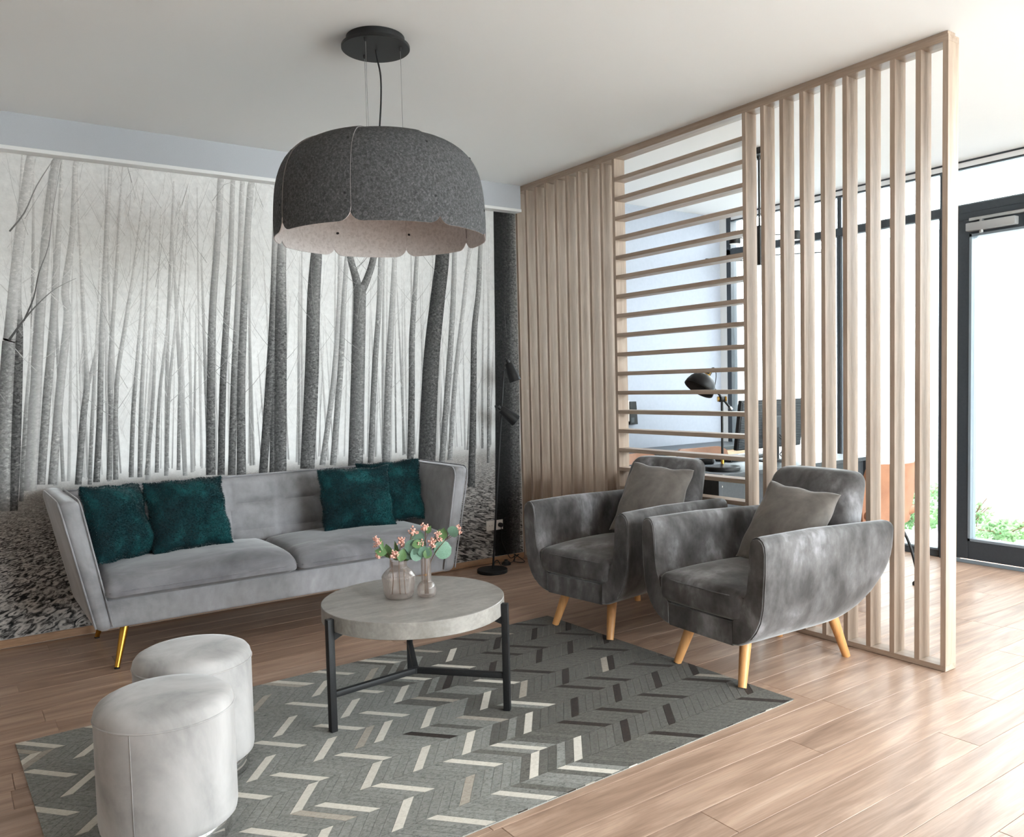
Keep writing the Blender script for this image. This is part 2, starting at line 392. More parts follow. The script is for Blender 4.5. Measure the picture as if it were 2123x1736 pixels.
for i, (a, b, lab) in enumerate(tops):
    window('window_%d' % (i+3), lab, b, a, TZ1-.012, H-.04, t=0.012, bead=0.006)
rest = [(1.75, 0.55), (0.55, -.65), (-.65, YF)]
for i, (a, b) in enumerate(rest):
    window('window_%d' % (i+6), ['floor to ceiling window pane next to the glass door', 'floor to ceiling window pane in the lounge', 'floor to ceiling window pane in the front corner'][i], b, a, 0.0, H-.045, t=0.04)
struct(MB().box(XW-.02, XW+.06, 1.75, 4.812, TZ0, TZ1, .003).build('trim_2', M_dark), 'dark grey transom bar between tall windows and top lights')
tr3 = struct(MB().box(XW-.012, XW+.05, YF, 4.812, H-.045, H-.012).build('trim_3', M_strip), 'white head profile of the glazing under the ceiling')
MB().box(XW-.016, XW+.05, YF, 4.812, H-.012, H-.001).build('dark_strip', M_dark, tr3)  # thin solid dark strip between the head profile and the ceiling
struct(MB().box(XW-.02, XW+.06, 4.765, 4.812, 0, H-.012, .003).build('trim_5', M_dark), 'dark grey corner post of the glazing by the office wall')
# door
struct(MB().box(XW-.03, XW+.06, 2.84, 2.945, 0, TZ0, .003).box(XW-.03, XW+.06, 1.75, 1.84, 0, TZ0, .003).box(XW-.03, XW+.06, 1.84, 2.84, 2.30, TZ0, .003).build('trim_4', M_dark), 'dark grey door frame around the glass door')
d1 = MB(); dx0, dx1 = XW-.045, XW+.035; dz0, dz1 = 0.025, 2.295; dy0, dy1 = 1.842, 2.838
d1.box(dx0, dx1, dy1-.095, dy1, dz0, dz1, .004).box(dx0, dx1, dy0, dy0+.095, dz0, dz1, .004).box(dx0, dx1, dy0+.095, dy1-.095, dz0, dz0+.125, .004).box(dx0, dx1, dy0+.095, dy1-.095, dz1-.095, dz1, .004)
door = struct(d1.build('door_1', M_dark), 'dark grey framed glass door to the courtyard')
bb = MB(); a0, a1, c0, c1 = dy0+.095, dy1-.095, dz0+.125, dz1-.095
bb.box(dx0-.004, dx1-.01, a0, a0+.016, c0, c1).box(dx0-.004, dx1-.01, a1-.016, a1, c0, c1).box(dx0-.004, dx1-.01, a0, a1, c0, c0+.016).box(dx0-.004, dx1-.01, a0, a1, c1-.016, c1)
bb.build('glazing_bead', M_bead, door)
MB().box(dx0+.03, dx0+.034, a0+.016, a1-.016, c0+.016, c1-.016).build('pane', M_pane, door)
dc = MB().box(dx0-.055, dx0, 2.44, 2.745, 2.215, 2.268, .006).build('door_closer', M_alu, door, 40)
MB().box(dx0-.03, dx0, 2.02, 2.735, 2.283, 2.303, .003).build('slide_rail', M_alu, dc)
MB().box(dx0-.04, dx0-.015, 2.645, 2.662, 2.266, 2.285).build('closer_arm', M_alu, dc)
MB().lathe([(.012, 0), (.012, .02)], 20, (dx0-.03, 2.655, 2.197)).build('adjusting_screw', M_alu, dc)
h = MB().box(dx0-.05, dx0-.04, dy0+.03, dy0+.17, 1.02, 1.045, .004).box(dx0-.05, dx0, dy0+.03, dy0+.055, 1.02, 1.045, .004).build('door_handle', M_alu, door)
MB().box(dx0-.02, dx0, 1.842, 2.838, 0, 0.022, .003).build('bottom_sill', M_bead, door)
# unseen window added behind the camera to light the room from the front
wb = MB()
for a in (1.8, 3.05, 4.3, 5.55): wb.box(a, a+.05, YF-.1, YF-.04, 0.2, 2.6)
wb.box(1.8, 5.6, YF-.1, YF-.04, 0.2, 0.26).box(1.8, 5.6, YF-.1, YF-.04, 2.54, 2.6)
wv = struct(wb.build('window_9', M_dark), 'wide three part window added out of view to light the room from the front')
for a in (1.85, 3.1, 4.35): MB().box(a, a+1.2, YF-.072, YF-.068, 0.26, 2.54).build('pane', M_pane, wv)
# outside
struct(MB().box(7.55, 7.75, -6.0, 9.0, -0.4, 2.6).build('wall_courtyard', M_stucco), 'rough white stucco courtyard wall outside the glazing')
struct(MB().box(XW+.05, 40.0, -30, 30, -0.5, -0.06).box(-30, XW+.05, -30, YF-.16, -.5, -.06).build('ground_courtyard', M_ground), 'pale gravel strip outside the glazing')

# ------------------------------------------------------------------ slatted room divider
dv = thing('room_divider', 'light oak slatted room divider standing between lounge and office', 'room divider', (XP, YE, 0))
SD = 0.086; ST = 0.0235
y_of = lambda y: y-YE
def slat(x0, x1, y0, y1, z0, z1, m, name='slat'):
    w = (x1-x0, y1-y0, z1-z0)
    o = MB().box(0, w[0], 0, w[1], 0, w[2], 0.0012).build(name, m, dv); o.location = (x0, y0, z0); return o
LEN = YW-.001-YE
slat(0, SD, 0, LEN, 0.002, 0.026, M_slat_h, 'bottom_rail')
slat(0, SD, 0, LEN, 2.657, 2.684, M_slat_h, 'top_rail')
slat(0.006, SD-.02, 0.006, LEN, 2.684, 2.6995, M_slat_h, 'ceiling_batten')
near = [1.779+0.1153*k for k in range(10)]
far = [3.8215+0.1152*k for k in range(9)]
proto = None
for y in near+far+[YW-.0245]:
    if proto is None:
        proto = slat(0, SD, y_of(y), y_of(y)+ST, 0.026, 2.657, M_slat_v)
    else:
        o = proto.copy(); COL.objects.link(o); o.parent = dv; o.location = (0, y_of(y), 0.026)
ya, yb = near[-1]+ST, far[0]
proto = None
for k in range(21):
    zt = 2.541-0.1196*k
    if proto is None: proto = slat(0, SD, y_of(ya), y_of(yb), zt-ST, zt, M_slat_h)
    else:
        o = proto.copy(); COL.objects.link(o); o.parent = dv; o.location = (0, y_of(ya), zt-ST)

# ------------------------------------------------------------------ forest mural (flat print on the back wall)
def mural():
    rnd = random.Random(11)
    TR = [
[(3.335,0.043,0.2219,30),(3.362,0.924,0.2127,38),(3.379,1.622,0.212,50),(3.398,2.53,0.2194,48)],
[(2.686,0.738,0.1341,70),(2.743,1.418,0.1235,78),(2.811,1.877,0.1134,75),(2.859,2.173,0.1065,80),(2.885,2.599,0.099,85)],
[(3.04,0.566,0.0601,80),(3.076,1.178,0.0522,90),(3.099,1.653,0.0482,110),(3.145,1.958,0.0404,140),(3.179,2.364,0.0324,165),(3.208,2.534,0.0244,175)],
[(2.167,0.778,0.1034,100),(2.201,1.299,0.0969,110),(2.233,1.793,0.087,115),(2.239,1.947,0.087,110)],
[(2.233,1.879,0.0669,100),(2.214,1.992,0.0532,110),(2.179,2.127,0.0429,120),(2.147,2.396,0.0359,140)],
[(2.247,1.898,0.0604,110),(2.298,1.996,0.0474,110),(2.347,2.138,0.0444,115),(2.399,2.421,0.0379,140)],
[(1.845,0.791,0.0932,90),(1.896,1.365,0.0905,95),(1.928,1.843,0.0845,110),(1.953,2.081,0.0753,110),(1.977,2.291,0.0535,140),(2.028,2.621,0.0381,170)],
[(1.671,0.723,0.0777,85),(1.71,1.602,0.0746,95),(1.73,2.009,0.0597,140),(1.746,2.241,0.0538,170),(1.769,2.589,0.0449,190)],
[(1.567,0.776,0.0525,75),(1.627,1.311,0.0499,85),(1.67,1.775,0.0413,110),(1.696,2.18,0.0296,170)],
[(1.626,0.771,0.0414,85),(1.657,1.311,0.0414,95),(1.681,1.833,0.0325,130)],
[(1.263,0.801,0.0542,85),(1.286,1.319,0.0461,105),(1.316,1.764,0.0407,150),(1.366,2.209,0.0355,185),(1.398,2.57,0.0329,200)],
[(1.321,0.796,0.0412,75),(1.354,1.317,0.0386,95),(1.395,1.738,0.036,140),(1.432,2.103,0.0306,180),(1.467,2.579,0.0251,195)],
[(1.382,0.791,0.0446,80),(1.418,1.316,0.0392,110),(1.447,1.655,0.0337,150),(1.486,2.107,0.0282,190),(1.523,2.586,0.0254,205)],
[(1.438,0.787,0.0565,90),(1.46,1.315,0.048,110),(1.493,1.741,0.0425,140),(1.53,2.167,0.037,180),(1.577,2.593,0.0372,195)],
[(2.014,0.8,0.0419,120),(2.09,1.424,0.0391,140),(2.129,1.851,0.0327,165),(2.173,2.217,0.0296,190)],
[(2.273,0.795,0.0409,110),(2.327,1.422,0.0412,120),(2.369,1.798,0.0345,150),(2.402,2.235,0.0311,180)],
[(2.383,0.781,0.0559,120),(2.428,1.421,0.0491,140),(2.462,1.769,0.0422,165),(2.507,2.244,0.0318,190)],
[(2.561,0.754,0.0508,95),(2.589,1.226,0.0472,100),(2.606,1.613,0.0436,120),(2.639,1.935,0.0328,150),(2.672,2.257,0.0293,170)],
[(1.943,0.805,0.0381,130),(2.033,1.303,0.0322,150),(2.091,1.789,0.0292,175),(2.12,2.213,0.026,195)],
[(2.803,0.735,0.0458,110),(2.871,1.285,0.0462,130),(2.926,1.782,0.0426,150),(2.962,2.279,0.0349,170)],
[(2.869,0.767,0.0387,130),(2.935,1.35,0.0351,150),(3.013,1.818,0.0315,175),(3.088,2.289,0.0279,190)],
[(3.188,0.726,0.0247,110),(3.2,1.106,0.0206,130),(3.22,1.62,0.0164,170)],
[(3.142,0.833,0.0204,130),(3.156,1.279,0.0163,160),(3.181,1.79,0.0122,190)],
[(0.226,0.703,0.0706,120),(0.254,1.096,0.0667,130),(0.297,1.536,0.0587,130),(0.304,1.585,0.0545,150),(0.337,1.83,0.0506,190),(0.386,2.174,0.0468,200),(0.455,2.571,0.0431,205)],
[(0.268,0.699,0.0546,75),(0.307,1.142,0.0549,80),(0.34,1.585,0.0466,90),(0.346,1.781,0.0381,170),(0.371,2.075,0.0297,195)],
[(0.354,0.795,0.0602,150),(0.396,1.213,0.054,165),(0.432,1.586,0.0478,160),(0.471,1.935,0.0437,185),(0.508,2.234,0.0396,190),(0.569,2.587,0.0356,180)],
[(0.405,0.823,0.0392,120),(0.453,1.261,0.0395,140),(0.5,1.637,0.0376,165),(0.535,1.989,0.0311,190)],
[(0.456,0.818,0.0397,130),(0.519,1.335,0.0401,165),(0.57,1.689,0.0383,185),(0.566,1.84,0.0359,190),(0.614,2.145,0.0272,200),(0.654,2.6,0.0227,210)],
[(0.577,0.807,0.0319,100),(0.617,1.153,0.0321,130),(0.644,1.332,0.03,150),(0.646,1.486,0.0184,180),(0.647,1.793,0.0184,195)],
[(0.653,1.345,0.0185,160),(0.714,1.59,0.0164,190),(0.752,1.9,0.0141,205)],
[(0.665,0.812,0.0327,95),(0.699,1.175,0.0305,120),(0.716,1.435,0.0282,150),(0.745,1.797,0.0235,190),(0.783,2.21,0.0213,205)],
[(0.727,0.82,0.0261,110),(0.753,1.173,0.0261,130),(0.761,1.434,0.0214,160),(0.811,1.903,0.0191,195)],
[(0.76,0.817,0.0263,115),(0.789,1.329,0.0215,150),(0.855,1.696,0.0194,190)],
[(0.838,0.824,0.0244,110),(0.864,1.168,0.022,130),(0.901,1.486,0.0172,175)],
[(0.882,0.82,0.0247,115),(0.908,1.22,0.0222,150),(0.943,1.592,0.0174,190)],
[(0.918,0.83,0.0224,120),(0.966,1.218,0.0201,150),(0.995,1.54,0.0151,190)],
[(0.971,0.839,0.0227,120),(1.002,1.244,0.0177,150),(1.056,1.594,0.0153,190)],
[(1.022,0.841,0.023,125),(1.054,1.269,0.0179,155),(1.101,1.621,0.0155,195)],
[(1.087,0.844,0.0208,120),(1.111,1.268,0.0156,150),(1.141,1.595,0.013,195)],
[(0.632,0.802,0.0208,120),(0.654,1.074,0.0186,140),(0.683,1.383,0.0163,170)],
[(0.253,0.899,0.0167,90),(0.287,1.242,0.0147,120)],
[(0.313,0.744,0.0213,110),(0.35,1.14,0.0192,140),(0.372,1.338,0.015,170)],
    ]
    X0, X1, Z0, Z1 = XL+.002, XP-.004, 0.043, 2.513
    V = []; F = []; Cc = []; G = []; TX = []
    y_paper = YW-0.0012
    def bgv(x, z):
        g = 242-15*abs(x-1.15)*(0.6 if x > 1.15 else 1.0)-16*max(0, 1.5-z)*(1 if z > .85 else .5)
        return max(186, min(246, g+5*math.exp(-((x-1.1)/.35)**2)))
    nx, nz = 90, 50
    for j in range(nz+1):
        for i in range(nx+1):
            x = X0+(X1-X0)*i/nx; z = Z0+(Z1-Z0)*j/nz
            V.append((x, y_paper, z)); g = lin(bgv(x, z)); Cc.append((g, g*.995, g*.985, 1))
            zh = 0.86; G.append(max(0, min(1, (zh-z)/0.05))); TX.append(0)
    for j in range(nz):
        for i in range(nx):
            a = j*(nx+1)+i; F.append((a, a+1, a+nx+2, a+nx+1))
    lay = [0]
    def strip(pts, prof, tx, step=True):
        """pts: (x,z,w,grey) centre line; prof: cross factors"""
        lay[0] += 1 if step else 0; y = y_paper-0.00003-0.0000045*lay[0]
        b = len(V); n = len(prof)
        for k, (x, z, w, g) in enumerate(pts):
            if k < len(pts)-1: dx, dz = pts[k+1][0]-x, pts[k+1][1]-z
            l = math.hypot(dx, dz) or 1; nxv, nzv = dz/l, -dx/l
            for (u, fct) in prof:
                px_, pz_ = x+nxv*w*u, z+nzv*w*u
                px_ = min(max(px_, X0), X1); pz_ = min(max(pz_, Z0), Z1)
                kf = max(0, min(1, (g-110)/80)); fc = 1+(fct-1)*(1-.7*kf)
                gg = (g+8*kf)*fc
                gg = lin(max(8, min(235, gg)))
                V.append((px_, y, pz_)); Cc.append((gg, gg*.985, gg*.97, 1)); G.append(0); TX.append(tx*(1 if g < 105 else .6 if g < 150 else .22))
        for k in range(len(pts)-1):
            for j in range(n-1):
                a = b+k*n+j; F.append((a, a+1, a+n+1, a+n))
    P5 = [(-.5, .62), (-.32, .78), (0, 1.05), (.3, 1.28), (.5, 1.12)]
    P3 = [(-.5, .78), (.05, 1.0), (.5, 1.25)]
    P2 = [(-.5, .95), (.5, 1.05)]
    def dens(pts, n=5):
        c = catmull([(p[0], p[1], 0) for p in pts], n); o = []
        for k, q in enumerate(c):
            t = k/n; i = min(int(t), len(pts)-2); f_ = t-i
            o.append((q.x, q.y, pts[i][2]*(1-f_)+pts[i+1][2]*f_, pts[i][3]*(1-f_)+pts[i+1][3]*f_))
        return o
    def twigs(k, zlo, zhi, glo, ghi, wlo, whi, llo, lhi):
        lay[0] += 1
        for _ in range(k):
            x = rnd.uniform(X0, X1) if rnd.random() < .25 else rnd.uniform(0.1, 3.3)
            z = rnd.uniform(zlo, zhi); a = rnd.choice((-1, 1))*rnd.uniform(.08, .62); l = rnd.uniform(llo, lhi)
            w = rnd.uniform(wlo, whi); g = rnd.uniform(glo, ghi); pts = []; cur = rnd.uniform(-.35, .15)*(1 if a > 0 else -1)
            for s_ in range(5):
                pts.append((x, z, w*(1-.2*s_), g+4*s_)); x += math.sin(a)*l/4; z += math.cos(a)*l/4; a += cur/4
            strip(pts, P2, 0, False)
    # far rows of thin trunks
    for _ in range(170):
        x = rnd.uniform(X0, X1-.1); s_ = rnd.random()**1.6; base = .862-.035*s_; w = .006+.012*s_
        top = base+rnd.uniform(.35, .9)+.6*s_; ln = rnd.uniform(-.03, .08); g = rnd.uniform(140, 182)
        strip(dens([(x, base, w, g), (x+ln*.5, (base+top)/2, w*.8, g+22), (x+ln, top, w*.35, 222)], 3), P3, .3)
    twigs(900, .95, 2.4, 198, 218, .0014, .003, .12, .4)
    for _ in range(70):
        x = rnd.uniform(X0, X1-.15); s_ = rnd.random(); base = .85-.05*s_; w = .012+.016*s_
        top = base+rnd.uniform(.8, 1.75); ln = rnd.uniform(-.02, .12); g = rnd.uniform(120, 165)
        if 1.1 < x < 1.24 : g += 20
        strip(dens([(x, base, w, g), (x+ln*.4, base+(top-base)*.5, w*.85, g+28), (x+ln, top, w*.4, 224)], 4), P3, .5)
    twigs(420, 1.0, 2.45, 186, 210, .0014, .003, .15, .5)
    # extra trunks on the part of the print left of the sofa
    for x, w, g in ((-.15, .06, 95), (-.5, .09, 70), (-.95, .07, 120), (-1.3, .11, 60), (-1.75, .08, 100), (-2.15, .1, 80)):
        strip(dens([(x, .72, w, g), (x+.03, 1.3, w*.9, g+15), (x+.08, 1.9, w*.75, g+50), (x+.14, 2.6, w*.6, g+80)], 5), P5, 1)
    order = sorted(range(len(TR)), key=lambda i: TR[i][0][2])
    for k, tr in enumerate(TR):
        if tr[-1][1] < 2.3 and k not in (3,):
            (xa, za, _, _), (xb, zb_, w, g) = tr[-2], tr[-1]; sl = (xb-xa)/(zb_-za)
            TR[k] = tr+[(xb+sl*.3, zb_+.3, w*.6, g*.45+228*.55), (xb+sl*.7, zb_+.75, w*.2, 230)]
    for i in order:
        strip(dens(TR[i], 6), [(-.5, .75), (-.2, .85), (.08, 1.25), (.28, 2.3), (.5, 3.1)] if i == 0 else P5 if TR[i][0][2] > .024 else P3, 1.0)
        # side branches of this trunk
        lay[0] += 1
        tr = TR[i]
        if i == 0: continue
        for _ in range(5):
            k = rnd.randrange(len(tr)-1); f_ = rnd.random()
            x = tr[k][0]*(1-f_)+tr[k+1][0]*f_; z = tr[k][1]*(1-f_)+tr[k+1][1]*f_; g = tr[k][3]*(1-f_)+tr[k+1][3]*f_+18
            if z < 1.15: continue
            a = rnd.choice((-1, 1))*rnd.uniform(.5, 1.0); l = rnd.uniform(.15, .45); w = rnd.uniform(.002, .0045); pts = []
            for s_ in range(5):
                pts.append((x, z, w*(1-.2*s_), g+10*s_)); x += math.sin(a)*l/4; z += math.cos(a)*l/4; a *= .85
            strip(pts, P2, 0, False)
    twigs(60, 1.3, 2.45, 120, 165, .0012, .0026, .15, .5)
    # bold dark branches at the left
    for pts in ([(.30, 1.57, .012, 70), (.36, 1.66, .009, 90), (.43, 1.75, .006, 110), (.52, 1.84, .004, 140), (.62, 1.9, .002, 165)],
                [(.37, 1.67, .008, 80), (.42, 1.79, .007, 95), (.45, 1.92, .005, 110), (.50, 2.06, .004, 130), (.53, 2.25, .003, 150), (.58, 2.5, .002, 160)],
                [(.33, 2.12, .008, 110), (.40, 2.22, .007, 130), (.46, 2.36, .005, 150), (.54, 2.5, .003, 165)]):
        strip(dens(pts, 3), P2, 0)
    me = bpy.data.meshes.new('forest_mural'); me.from_pydata(V, [], F)
    ca = me.color_attributes.new('Col', 'FLOAT_COLOR', 'POINT'); ca.data.foreach_set('color', np.array(Cc, dtype=np.float32).ravel())
    a1 = me.attributes.new('ground', 'FLOAT', 'POINT'); a1.data.foreach_set('value', np.array(G, dtype=np.float32))
    a2 = me.attributes.new('bark', 'FLOAT', 'POINT'); a2.data.foreach_set('value', np.array(TX, dtype=np.float32))
    m, nt, b = new_mat('forest_print'); L = nt.links.new
    b.inputs['Roughness'].default_value = .7; b.inputs['Specular IOR Level'].default_value = .2
    col = N(nt, 'ShaderNodeAttribute', attribute_name='Col'); gr = N(nt, 'ShaderNodeAttribute', attribute_name='ground'); bk = N(nt, 'ShaderNodeAttribute', attribute_name='bark')
    tc = N(nt, 'ShaderNodeTexCoord'); sp = N(nt, 'ShaderNodeSeparateXYZ'); L(tc.outputs['Object'], sp.inputs[0])
    def mth(op, a, b_=None):
        n = N(nt, 'ShaderNodeMath', operation=op)
        for k, v in ((0, a), (1, b_)):
            if v is None: continue
            if isinstance(v, (int, float)): n.inputs[k].default_value = v
            else: L(v, n.inputs[k])
        return n.outputs[0]
    # leaf litter in the perspective of the printed forest floor
    d = mth('MAXIMUM', mth('SUBTRACT', 0.93, sp.outputs['Z']), 0.03)
    xx = mth('DIVIDE', mth('SUBTRACT', sp.outputs['X'], 1.2), d); yy = mth('DIVIDE', 1.0, d)
    cv = N(nt, 'ShaderNodeCombineXYZ'); L(xx, cv.inputs[0]); L(mth('MULTIPLY', yy, 1.15), cv.inputs[1])
    n1 = N(nt, 'ShaderNodeTexNoise'); n1.inputs['Scale'].default_value = 20; n1.inputs['Detail'].default_value = 4; n1.inputs['Distortion'].default_value = 1.2; n1.inputs['Roughness'].default_value = .6
    L(cv.outputs[0], n1.inputs['Vector'])
    lf = ramp(nt, [(0.38, S(32)), (0.47, S(96, 93, 91)), (0.55, S(178, 173, 169)), (0.7, S(214, 208, 203))]); L(n1.outputs['Fac'], lf.inputs[0])
    # away towards the horizon the litter pales
    hz = N(nt, 'ShaderNodeMapRange'); hz.inputs['From Min'].default_value = .84; hz.inputs['From Max'].default_value = .55; hz.inputs['To Min'].default_value = .5; hz.inputs['To Max'].default_value = 1
    L(sp.outputs['Z'], hz.inputs[0])
    mxp = N(nt, 'ShaderNodeMix', data_type='RGBA'); mxp.inputs[6].default_value = S(186, 182, 178); L(hz.outputs[0], mxp.inputs[0]); L(lf.outputs[0], mxp.inputs[7])
    mx = N(nt, 'ShaderNodeMix', data_type='RGBA'); L(gr.outputs['Fac'], mx.inputs[0]); L(col.outputs['Color'], mx.inputs[6]); L(mxp.outputs[2], mx.inputs[7])
    # bark
    mp = N(nt, 'ShaderNodeMapping'); mp.inputs['Scale'].default_value = (60, 1, 85); L(tc.outputs['Object'], mp.inputs['Vector'])
    n2 = N(nt, 'ShaderNodeTexNoise'); n2.inputs['Scale'].default_value = 1.0; n2.inputs['Detail'].default_value = 5; n2.inputs['Distortion'].default_value = .8; L(mp.outputs[0], n2.inputs['Vector'])
    rb = ramp(nt, [(0.34, (.34, .34, .34, 1)), (0.5, (.9, .9, .9, 1)), (0.6, (1.15, 1.15, 1.15, 1)), (0.72, (2.3, 2.25, 2.2, 1))]); L(n2.outputs['Fac'], rb.inputs[0])
    mb = N(nt, 'ShaderNodeMix', data_type='RGBA', blend_type='MULTIPLY'); L(bk.outputs['Fac'], mb.inputs[0]); L(mx.outputs[2], mb.inputs[6]); L(rb.outputs[0], mb.inputs[7])
    # light film grain over the print
    n3 = N(nt, 'ShaderNodeTexNoise'); n3.inputs['Scale'].default_value = 26; n3.inputs['Detail'].default_value = 8; n3.inputs['Roughness'].default_value = .75; L(tc.outputs['Object'], n3.inputs['Vector'])
    r3 = ramp(nt, [(0.3, (.88, .88, .88, 1)), (0.7, (1.08, 1.08, 1.08, 1))]); L(n3.outputs['Fac'], r3.inputs[0])
    mg = N(nt, 'ShaderNodeMix', data_type='RGBA', blend_type='MULTIPLY'); mg.inputs[0].default_value = 1; L(mb.outputs[2], mg.inputs[6]); L(r3.outputs[0], mg.inputs[7])
    L(mg.outputs[2], b.inputs['Base Color'])
    me.materials.append(m)
    o = bpy.data.objects.new('forest_mural', me); COL.objects.link(o)
    tag(o, 'black and white photo mural of a bare misty forest behind the sofa', 'mural')
mural()

# ------------------------------------------------------------------ rug of stitched hide strips
def rug():
    CX, CY, A = 1.44, 2.735, R(1.5); HX, HY = 1.26, 0.78; ca, sa = math.cos(A), math.sin(A)
    rb = MB().box(-HX+.003, HX-.003, -HY+.003, HY-.003, 0.0, 0.0044).build('patchwork_rug', M_rug_back)
    rb.location = (CX, CY, 0); rb.rotation_euler = (0, 0, A)
    tag(rb, 'grey chevron patchwork cowhide rug under the round coffee table', 'rug')
    pitch, wid, sh = 0.1418, 0.0385, 0.116
    def clip(poly):
        for ax, s_, lim in ((0, 1, HX), (0, -1, HX), (1, 1, HY), (1, -1, HY)):
            o = []
            for i in range(len(poly)):
                p, q = poly[i-1], poly[i]; a, b = s_*p[ax], s_*q[ax]
                if (a <= lim) != (b <= lim):
                    t = (lim-a)/(b-a); o.append((p[0]+(q[0]-p[0])*t, p[1]+(q[1]-p[1])*t))
                if b <= lim: o.append(q)
            poly = o
            if len(poly) < 3: return None
        return poly
    y_first = (2.10-CY)-6*pitch   # local row boundary (a row edge passes y = 2.10 under the table)
    cells = []
    for j in range(-2, 17):
        y0 = y_first+j*pitch; y1 = y0+pitch; up_ = (j % 2 == 0)   # leaning right towards the wall on even rows
        for i in range(-8, 80):
            x = -HX-0.2+i*wid+(j*7 % 6)*wid*0.0
            g = 0.0009
            b0, b1 = x+g, x+wid-g; s_ = sh if up_ else -sh
            poly = [(b0, y0+g), (b1, y0+g), (b1+s_, y1-g), (b0+s_, y1-g)]
            c = clip(poly)
            if not c: continue
            ar = abs(sum(c[k-1][0]*c[k][1]-c[k][0]*c[k-1][1] for k in range(len(c))))/2
            if ar < 2e-5: continue
            mx, my = sum(p[0] for p in c)/len(c), sum(p[1] for p in c)/len(c)
            wx, wy = CX+mx*ca-my*sa, CY+mx*sa+my*ca
            cells.append((i, j, c, len(c) == 4 and ar > wid*pitch*.9, wx, wy, up_, b0, y0))
    rnd = random.Random(5); accents = set(); ra = random.Random(17)
    for j in range(-2, 17):
        for k in range(-2, 14):
            if ra.random() < .9: accents.add((k*6+2+ra.choice((-1, 0, 0, 0, 1)), j))
    def pick(i, j, wx):
        acc = (i, j) in accents
        if acc:
            if wx < 1.35: return M_hide_w if rnd.random() < .9 else M_hide_m
            if wx > 1.95: return M_hide_b if rnd.random() < .92 else M_hide_m
            q = rnd.random(); return M_hide_w if q < .45 else M_hide_m if q < .7 else M_hide_b
        t = (wx-1.0)/1.4+rnd.uniform(-.22, .22)
        q = rnd.random()
        if q < .02: return M_hide_m
        return M_hide_d if t > .45 else M_hide_l
    dist = lambda c: math.hypot(c[4], c[5])
    vis = lambda c: not (c[4] < .05)
    cells.sort(key=lambda c: dist(c)+(5 if not vis(c) else 0))
    prot = {}
    def patch_mesh(poly, z0=.0040, z1=.0062):
        n = len(poly); v = [(x, y, z0) for x, y in poly]+[(x, y, z1) for x, y in poly]
        f = [tuple(range(n, 2*n))]+[(k, (k+1) % n, n+(k+1) % n, n+k) for k in range(n)]
        return v, f
    for c in cells[:300]:
        i, j, poly, fullp, wx, wy, up_, b0, y0 = c; m = pick(i, j, wx)
        if fullp:
            if up_ not in prot:
                v, f = patch_mesh([(x-b0, y-y0) for x, y in poly]); me = bpy.data.meshes.new('hide_strip'); me.from_pydata(v, [], f); me.materials.append(None); prot[up_] = me
            o = bpy.data.objects.new('hide_strip', prot[up_]); o.location = (b0, y0, 0)
        else:
            v, f = patch_mesh([(x-b0, y-y0) for x, y in poly]); me = bpy.data.meshes.new('hide_strip'); me.from_pydata(v, [], f); me.materials.append(None)
            o = bpy.data.objects.new('hide_strip', me); o.location = (b0, y0, 0)
        COL.objects.link(o); o.parent = rb
        o.material_slots[0].link = 'OBJECT'; o.material_slots[0].material = m
    mats = [M_hide_l, M_hide_d, M_hide_w, M_hide_m, M_hide_b]; b = MB(); idx = []
    for c in cells[300:]:
        m = pick(c[0], c[1], c[4]); v, f = patch_mesh(c[2]); b.add(v, f); idx += [mats.index(m)]*len(f)
    o = link('hide_strips', b.v, b.f, None, rb, None, mats, idx); o['kind'] = 'stuff'
    tag(o, 'remaining stitched hide strips of the rug', kind='stuff')
rug()

